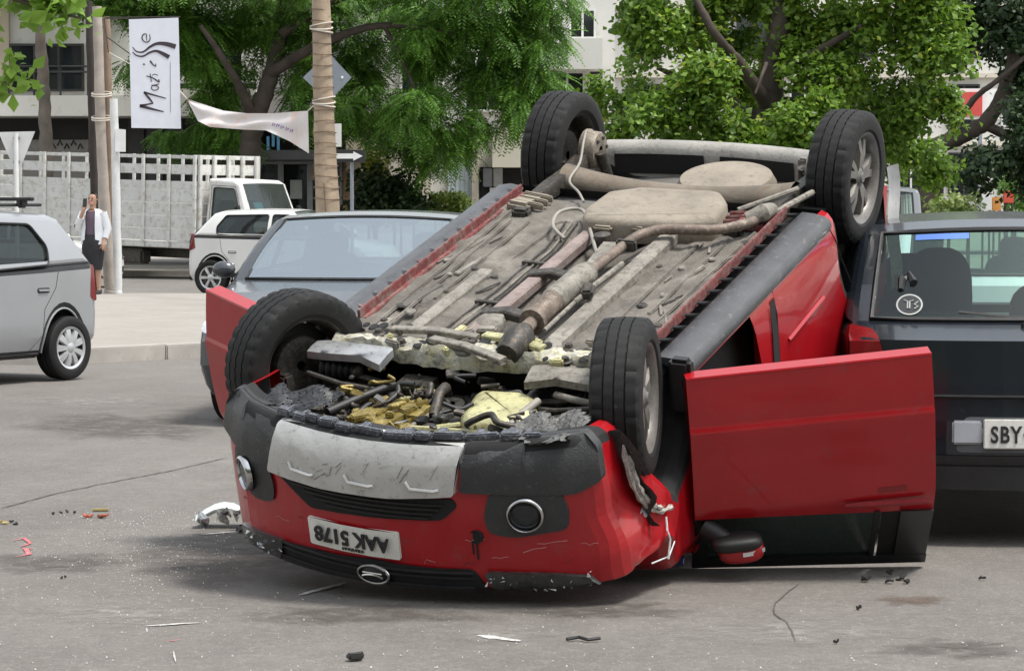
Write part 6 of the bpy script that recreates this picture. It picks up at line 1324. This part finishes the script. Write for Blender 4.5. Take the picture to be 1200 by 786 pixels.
# feathery tree in front of the middle buildings
tree('feathery_tree', 'large feathery-leaved tree with drooping sprays behind the timber pole', 63, (292, 262), [(293, 200, 0), (297, 150, 0), (312, 105, 0), (325, 60, .5), (335, 0, 1), (340, -80, 1)], (.30, .13), M_BARK,
     [([(297, 150, 0), (285, 110, -.5), (262, 70, -1), (235, 30, -1)], (.16, .05)), ([(318, 85, 0), (380, 50, -1), (450, 30, -1.5), (540, 40, -2)], (.15, .04)), ([(330, 40, .3), (420, -10, 0), (560, -20, 0), (640, 30, 0)], (.14, .04)), ([(450, 30, -1.5), (480, 90, -1.8), (500, 150, -2)], (.06, .02))],
     [(205, 60, 55, 55), (190, 10, 55, 45), (265, 20, 60, 45), (335, 10, 60, 45), (410, 15, 65, 45), (485, 15, 65, 45), (560, 10, 60, 45), (625, 15, 50, 45), (255, 80, 38, 38), (350, 75, 45, 40), (420, 70, 55, 45), (490, 70, 50, 45), (560, 65, 55, 42), (615, 75, 48, 48), (430, 120, 50, 36), (365, 120, 34, 30), (492, 125, 46, 38), (600, 120, 40, 32), (635, 110, 30, 28), (475, 165, 36, 26), (505, 180, 26, 30), (530, 165, 30, 22), (250, 125, 26, 24), (215, 160, 34, 16, 1.5), (262, 158, 36, 18, 1.5), (545, 140, 30, 20),
      (230, -60, 80, 50), (340, -70, 90, 50), (450, -70, 90, 50), (560, -60, 80, 50), (640, -40, 60, 50), (160, -40, 60, 40)], LM1, 400, .15, 5, 'street trees', droop=.55, frond=True)
# broad-leaved tree behind the wreck
tree('broadleaf_tree', 'bright green broad-leaved tree rising behind the wreck', 36, (905, 330), [(905, 220, 0), (903, 150, 0), (905, 80, 0), (915, 10, 0), (920, -80, 0)], (.24, .10), M_BARK,
     [([(904, 130, 0), (870, 80, -.5), (838, 40, -1), (810, -10, -1)], (.11, .04)), ([(905, 90, 0), (960, 60, -.6), (1010, 30, -1)], (.10, .03)), ([(903, 150, 0), (840, 110, .6), (770, 80, .8)], (.10, .03)), ([(960, 80, -.9), (975, 92, -1.1), (985, 92, -1.2)], (.025, .015)), ([(905, 120, 0), (980, 120, .4), (1060, 110, .6)], (.09, .03)), ([(898, 75, -.9), (893, 88, -1.2), (885, 110, -1.3)], (.03, .015))],
     [(745, 40, 55, 50), (735, 105, 42, 42), (765, 150, 50, 32), (800, 20, 60, 45), (810, 85, 50, 42), (830, 150, 55, 34), (870, 20, 60, 45), (875, 95, 45, 40, 1.5), (890, 160, 50, 32), (940, 15, 60, 45), (945, 80, 55, 40), (950, 140, 45, 34, -1.2), (1005, 20, 60, 45), (1020, 80, 58, 45, -.8), (1040, 140, 58, 40), (1075, 30, 50, 45, -.8), (1098, 75, 34, 40, -1), (1085, 125, 45, 40), (1070, 175, 45, 28), (1020, 185, 45, 28, .8), (960, 185, 40, 22), (720, 165, 28, 24), (905, 185, 30, 20), (1100, 200, 28, 20),
      (760, -50, 80, 50), (870, -60, 90, 50), (980, -60, 90, 50), (1080, -40, 70, 50)], LM2, 800, .105, 8, 'street trees', depth=1.3, droop=.2)
# dark tree at the far right
tree('dark_tree', 'dark-leaved tree with a forked leaning trunk at the pavement edge', 48, (1092, 300), [(1092, 215, 0), (1094, 185, 0), (1100, 172, 0), (1130, 158, 0), (1160, 138, 0), (1180, 95, 0), (1200, 30, 0)], (.24, .10), M_BARK,
     [([(1098, 178, 0), (1082, 190, 0), (1070, 205, 0)], (.08, .04)), ([(1108, 165, 0), (1140, 118, -.3), (1168, 95, -.5), (1210, 60, -.5)], (.07, .04)), ([(1150, 145, 0), (1200, 165, 0), (1260, 160, 0)], (.10, .05))],
     [(1190, 20, 60, 50), (1130, 15, 45, 45), (1230, 70, 60, 50), (1200, 80, 26, 30, .5), (1175, 175, 45, 28), (1215, 140, 40, 40), (1150, 200, 40, 22), (1205, 200, 40, 28), (1125, 60, 24, 26), (1150, 45, 40, 36), (1260, 150, 60, 60), (1190, -60, 90, 50), (1260, -20, 60, 60), (1185, 130, 20, 18)], LM3, 330, .13, 12, 'street trees', depth=1.3, droop=.2)
# slim bare trunk in front of the left block, crown above the frame
tree('slim_tree', 'slim brown tree trunk in front of the barred upper windows', 65, (52, 262), [(54, 180, 0), (51, 100, 0), (47, 40, 0), (44, -40, 0)], (.19, .12), M_BARKG, [([(46, 20, 0), (80, -10, 0), (120, -30, 0)], (.08, .03)), ([(44, -40, 0), (0, -70, 0), (-50, -90, 0)], (.08, .03))], [(60, -30, 60, 30), (130, -5, 60, 25), (0, -50, 60, 40), (95, -60, 70, 40), (135, 8, 30, 12), (40, -110, 90, 50)], LM1, 260, .15, 15, 'street trees', droop=.3)
# plane-leaf bough reaching in from a tree whose trunk stands just outside the view
tree('plane_tree', 'bough of large bright lobed leaves hanging in at the top corner', 27, (-90, 420), [(-92, 300, 0), (-88, 100, 0), (-80, -60, 0), (-75, -200, 0)], (.20, .11), M_BARKG, [([(-84, -20, 0), (-30, -20, -.4), (20, 0, -.6), (95, 22, -.8)], (.06, .012)), ([(-86, 60, 0), (-30, 90, -.4), (14, 97, -.5)], (.03, .008))],
     [(10, -22, 16, 10, -.6), (40, -20, 20, 12, -.7), (66, -12, 14, 10, -.7), (40, -2, 16, 8, -.6), (14, 90, 3, 3, -.5), (78, 4, 7, 7, -.8), (60, 14, 8, 5, -.7), (-40, -40, 30, 20, -.2), (-60, -60, 60, 50), (-90, -140, 80, 60), (40, -30, 40, 25, -.6)], LM0, 170, .17, 19, 'street trees', depth=.6, droop=.35)
def shrub(name, label, cs, Y, m, size, n_per, seed, frond=False, group=None):
    u = sum(c[0] for c in cs) / len(cs); root = empty(name, (P(u, 230, Y).x, Y, gz(Y) + .1), 0, label, 'shrub', group); o = Vector(root.location); g = random.Random(seed); cl = []
    for (a, b, ru, rv) in cs:
        s = Y / FPX
        for _ in range(7): cl.append((P(a + g.uniform(-ru, ru) * .7, b + g.uniform(-rv, rv) * .7, Y + g.uniform(-.4, .4)), (ru * s * .5, ru * s * .5, rv * s * .45)))
    for (a, b, ru, rv) in cs: limb(root, [Vector((P(a, b, Y).x - o.x, 0, 0)), P(a, b, Y) - o], (.05, .02), M_BARK, 'stem', 6)
    crown(root, o, cl, m, n_per, size, seed, frond=frond); return root
shrub('dark_shrub', 'dark green shrub growing below the arrow sign', [(432, 222, 20, 24), (462, 225, 24, 20), (485, 232, 20, 14), (440, 245, 30, 10), (470, 246, 30, 8)], 64.5, LM3, .16, 300, 31)
shrub('yellow_shrub', 'tall yellow-green shrub behind the dark one beside the shop', [(438, 190, 9, 16), (441, 205, 8, 12)], 65.6, leaf_mat('yellow_leaf', (.16, .19, .02), (.36, .36, .04)), .16, 420, 32)
shrub('clipped_hedge', 'low light green clipped hedge in front of the house', [(510, 236, 12, 9), (527, 235, 13, 9), (543, 237, 12, 9), (518, 247, 22, 8), (540, 248, 16, 8)], 65.0, leaf_mat('hedge_leaf', (.11, .18, .03), (.24, .32, .06)), .10, 620, 33)
shrub('light_shrub', 'pale green bush under the dark tree by the van', [(1112, 240, 18, 12), (1135, 243, 16, 9), (1100, 247, 14, 8)], 47, leaf_mat('pale_leaf', (.13, .20, .05), (.30, .38, .12)), .11, 520, 34)
shrub('bright_shrub', 'bright green bush beyond the orange boards at the far right', [(1190, 205, 16, 14), (1205, 235, 24, 16), (1180, 215, 8, 8)], 56, leaf_mat('bright_leaf', (.09, .19, .03), (.18, .32, .06)), .14, 420, 35)
# orange and red boards near the far corner
for nm, u0, v0, u1, v1, m_, lb in (('orange_board', 1163, 231, 1173, 247, mat('board_orange', (.60, .26, .06), .6), 'orange board standing under the dark tree'), ('red_board', 1176, 224, 1188, 238, mat('board_red', (.60, .09, .05), .6), 'red board beside the orange board under the trees'), ('white_board', 1150, 230, 1161, 247, M_SIGN, 'white board standing left of the orange board under the trees')):
    c = P((u0 + u1) / 2, v1, 52); rt = empty(nm, (c.x, 52, gz(52)), 0, lb, 'board'); oo = Vector(rt.location); bbox('panel', u0, v0, u1, v1, 52, .05, m_, rt, oo, .01)
    for k in (.15, .85): q = P(u0 + (u1 - u0) * k, v1, 52.08); mb = MB(); mb.tube([Vector((q.x - oo.x, .08, 0)), q - oo + Vector((0, 0, .1))], .025, 6); mb.build('leg', M_STEEL, rt)
# ================================================================== debris on the road
def debris(name, u, v, label, cat, build, group=None, rz=0.):
    c = G(u, v); root = empty(name, (c.x, c.y, c.z), rz, label, cat, group); build(root); return root
def shards(root, n, s, h, m, seed, name='fragment', flat=.3):
    g = random.Random(seed)
    for i in range(n):
        mb = MB(); a = [Vector((g.gauss(0, s), g.gauss(0, s * .8), abs(g.gauss(0, h)) * .5 + .004)) for _ in range(1)][0]; k = g.randint(4, 6); r_ = s * g.uniform(.35, .8); t0 = g.uniform(0, 6)
        top = [a + Vector((r_ * g.uniform(.5, 1) * math.cos(t0 + 6.283 * j / k), r_ * g.uniform(.5, 1) * math.sin(t0 + 6.283 * j / k), g.uniform(0, h))) for j in range(k)]; bot = [p - Vector((0, 0, min(p.z, .006 + h * .12))) for p in top]
        mb.add(top + bot, [tuple(range(k)), tuple(range(k, 2 * k))[::-1]] + [(j, (j + 1) % k, k + (j + 1) % k, k + j) for j in range(k)]); mb.build(name, m if not isinstance(m, list) else g.choice(m), root, 0)
M_FOIL = mat('silver_reflector', (.45, .45, .44), .25, .7, var=.5, scale=18, dirt=(.03, .03, .03), dirt_amt=.15); M_CLRP = mat('clear_plastic', (.55, .60, .60), .2, var=.2, coat=.4); M_BLKP = mat('black_fragment', (.02, .02, .02), .55)
def lampbits(root):
    shards(root, 7, .07, .09, M_FOIL, 3, 'reflector_piece'); shards(root, 3, .06, .03, M_BLKP, 4, 'housing_piece')
    mb = MB(); rows = [[(-.12 + .24 * i / 8, -.06 + .12 * j / 5, .07 + .05 * math.sin(i * .5) + .02 * math.sin(j)) for j in range(6)] for i in range(9)]; mb.grid(rows); mb.grid([[(p[0], p[1], p[2] - .004) for p in r_] for r_ in rows], flip=True); o = mb.build('lens_piece', M_CLRP, root, 50); o.location = (-.04, .22, -.05); o.scale = (1.4, 1.4, 1.2)
debris('broken_headlamp', 279, 624, 'smashed headlamp with silver reflector pieces beside the bumper corner', 'headlamp', lampbits)
debris('lens_shard', 306, 641, 'flat pale lens shard lying at the bumper corner', 'shard', lambda r: shards(r, 2, .035, .008, M_CLRP, 6))
def black_clip(root):
    mb = MB(); mb.box((0, 0, .015), (.05, .036, .02), Euler((0, 0, .4)), b=.005); mb.build('clip_body', M_BLKP, root); mb = MB(); mb.box((.014, .02, .015), (.03, .02, .022), Euler((.3, 0, .9)), b=.006); mb.build('clip_tab', M_BLKP, root)
debris('plastic_clip', 416, 774, 'small black plastic clip lying alone on the road in front of the wreck', 'clip', black_clip)
debris('trim_piece', 1042, 680, 'broken black trim piece below the open door on the road', 'debris', lambda r: shards(r, 6, .05, .02, M_BLKP, 8))
debris('wire_scrap', 682, 752, 'thin dark scrap of wire on the road before the bumper', 'debris', lambda r: (MB().tube([(-.05, 0, .01), (-.01, .03, .012), (.02, -.01, .01), (.06, .01, .012)], .006, 6).build('wire', M_BLKP, r)))
M_YEL = mat('yellow_fragment', (.34, .27, .11), .6); M_ORG = mat('orange_fragment', (.40, .10, .06), .6)
debris('yellow_strip', 118, 599, 'yellow plastic strip on the road left of the wreck', 'debris', lambda r: (MB().box((0, 0, .008), (.075, .022, .012), Euler((0, 0, .1)), b=.003).build('strip', M_YEL, r)))
debris('red_fragment', 108, 607, 'small red lens fragments next to the yellow strip', 'debris', lambda r: shards(r, 4, .035, .012, [M_ORG, M_BLKP], 9))
debris('leaf_litter', 10, 613, 'yellow fragment and dark crumbs on the road near the frame edge', 'debris', lambda r: shards(r, 4, .03, .012, [M_YEL, M_BLKP], 10))
for k, (u, v) in enumerate(((70, 604), (80, 602), (73, 678), (1000, 715), (985, 755), (1150, 680))):
    debris('road_crumb', u, v, 'tiny dark crumb of plastic lying loose on the road', 'debris', lambda r: shards(r, 2, .016, .012, M_BLKP, 40 + k), group='dark crumbs on the road')
# glass grains: nobody could count them
g = random.Random(21); mb = MB()
def grain(c, s):
    t = g.uniform(0, 6); a = [c + Vector((s * math.cos(t + 2.1 * j), s * math.sin(t + 2.1 * j), .003)) for j in range(3)]; mb.add(a + [c + Vector((0, 0, s * 1.1 + .003))], [(0, 1, 3), (1, 2, 3), (2, 0, 3)])
for i in range(1500):
    if g.random() < .78: u, v = g.gauss(170, 80), 598 + abs(g.gauss(0, 62))
    else: u, v = g.uniform(0, 1200), 690 + g.random() ** .7 * 110
    if v < 585 or v > 800: continue
    if 280 < u < 800 and v < 690: continue
    if u > 780 and v < 672: continue
    grain(G(u, v), g.choice([.0016, .002, .002, .0025, .003, .0045]))
tag(mb.build('glass_grains', mat('glass_grain', (.48, .50, .49), .3, var=.4, scale=90), None, 0), 'scattered grains of broken glass on the road around the wreck', 'glass', kind='stuff')
# things spilled between the door and the wing
debris('crumpled_bag', 797, 660, 'crumpled white and blue bag between the open door and the wing', 'bag', lambda r: (shards(r, 7, .05, .14, [M_SIGN, mat('bag_blue', (.12, .16, .45), .6), M_SIGN], 14, 'bag_fold')))

# soft-edged dark, brown and pale patches laid on the road
def soft_patch_mat(name, c, rough):
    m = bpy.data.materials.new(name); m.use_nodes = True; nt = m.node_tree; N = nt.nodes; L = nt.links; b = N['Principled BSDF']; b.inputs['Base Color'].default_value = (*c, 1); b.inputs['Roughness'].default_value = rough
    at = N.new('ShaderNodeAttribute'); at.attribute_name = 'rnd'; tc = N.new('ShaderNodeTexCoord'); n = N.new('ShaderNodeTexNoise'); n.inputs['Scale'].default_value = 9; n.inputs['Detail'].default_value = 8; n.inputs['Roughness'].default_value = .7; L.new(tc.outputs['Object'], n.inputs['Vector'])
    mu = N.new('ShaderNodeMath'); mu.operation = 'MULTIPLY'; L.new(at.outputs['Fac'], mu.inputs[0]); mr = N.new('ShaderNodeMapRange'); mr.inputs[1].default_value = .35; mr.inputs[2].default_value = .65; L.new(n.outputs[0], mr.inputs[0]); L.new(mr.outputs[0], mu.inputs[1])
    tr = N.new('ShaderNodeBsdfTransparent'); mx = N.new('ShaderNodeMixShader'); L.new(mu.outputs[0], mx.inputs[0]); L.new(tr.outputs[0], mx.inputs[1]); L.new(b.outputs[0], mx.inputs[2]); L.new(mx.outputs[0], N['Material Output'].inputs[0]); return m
def soft_patch(u, v, ru, rv, m, seed):
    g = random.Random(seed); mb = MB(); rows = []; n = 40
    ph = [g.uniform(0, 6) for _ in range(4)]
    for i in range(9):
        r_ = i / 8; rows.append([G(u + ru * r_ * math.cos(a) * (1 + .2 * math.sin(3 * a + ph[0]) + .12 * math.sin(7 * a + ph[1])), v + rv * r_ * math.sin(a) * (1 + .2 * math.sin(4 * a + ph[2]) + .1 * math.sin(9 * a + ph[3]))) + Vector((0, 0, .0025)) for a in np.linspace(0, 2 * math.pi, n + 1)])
    mb.grid(rows); o = mb.build('road_patch', m, road, 0); at = o.data.attributes.new('rnd', 'FLOAT', 'POINT'); at.data.foreach_set('value', np.repeat([(1 - (i / 8) ** 2) for i in range(9)], n + 1).astype(np.float32))
SM1 = soft_patch_mat('dark_soft_patch', (.082, .071, .062), .7); SM2 = soft_patch_mat('brown_stain', (.11, .078, .058), .8); SM3 = soft_patch_mat('pale_dust', (.24, .226, .21), .9)  # the first only darkens the road, fading towards its rim
for k, a_ in enumerate(((255, 655, 130, 34, SM1), (1070, 704, 45, 7, SM2), (700, 715, 120, 12, SM1), (585, 745, 60, 9, SM3), (140, 720, 110, 16, SM3), (60, 660, 90, 14, SM1), (930, 740, 160, 16, SM3), (420, 720, 150, 12, SM1), (150, 500, 120, 18, SM1), (120, 470, 140, 10, SM3), (1120, 760, 90, 12, SM1))): soft_patch(*a_, 60 + k)
# ================================================================== unseen street side behind the camera, added to darken reflections and block sky
src = bpy.data.objects['broadleaf_tree']
for k, (x, y, s, lb) in enumerate(((-9.5, -9, 1.5, 'first unseen broad-leaved tree added opposite the wreck to darken reflections'), (-3.2, -10, 1.35, 'second unseen broad-leaved tree added opposite the wreck to darken reflections'), (3.4, -9.5, 1.5, 'third unseen broad-leaved tree added opposite the wreck to darken reflections'), (10, -10, 1.4, 'fourth unseen broad-leaved tree added opposite the wreck to darken reflections'))):
    t = copy_tree(src); t.location = (x, y, gz(y)); t.scale = (s, s, s); t.rotation_euler = (0, 0, 1.3 * k); t['label'] = lb
yo_ = -17.0; bo_ = empty('unseen_street_block', (0, yo_, gz(yo_)), 0, 'unseen tan apartment block added opposite the wreck to darken reflections', 'building')
mb = MB(); mb.box((0, -3, 6), (70, 6, 12)); mb.build('wall', M_WALLB, bo_, 0)
for i in range(-8, 9):
    for j in range(3):
        mb = MB(); mb.box((i * 4, .03, 2.2 + j * 3.6), (1.8, .1, 1.7)); w_ = mb.build('window', M_VOID, bo_, 0)
        mb = MB(); mb.box((i * 4, .06, 1.28 + j * 3.6), (2.1, .25, .12)); mb.build('sill', M_WALLW, w_, 0)
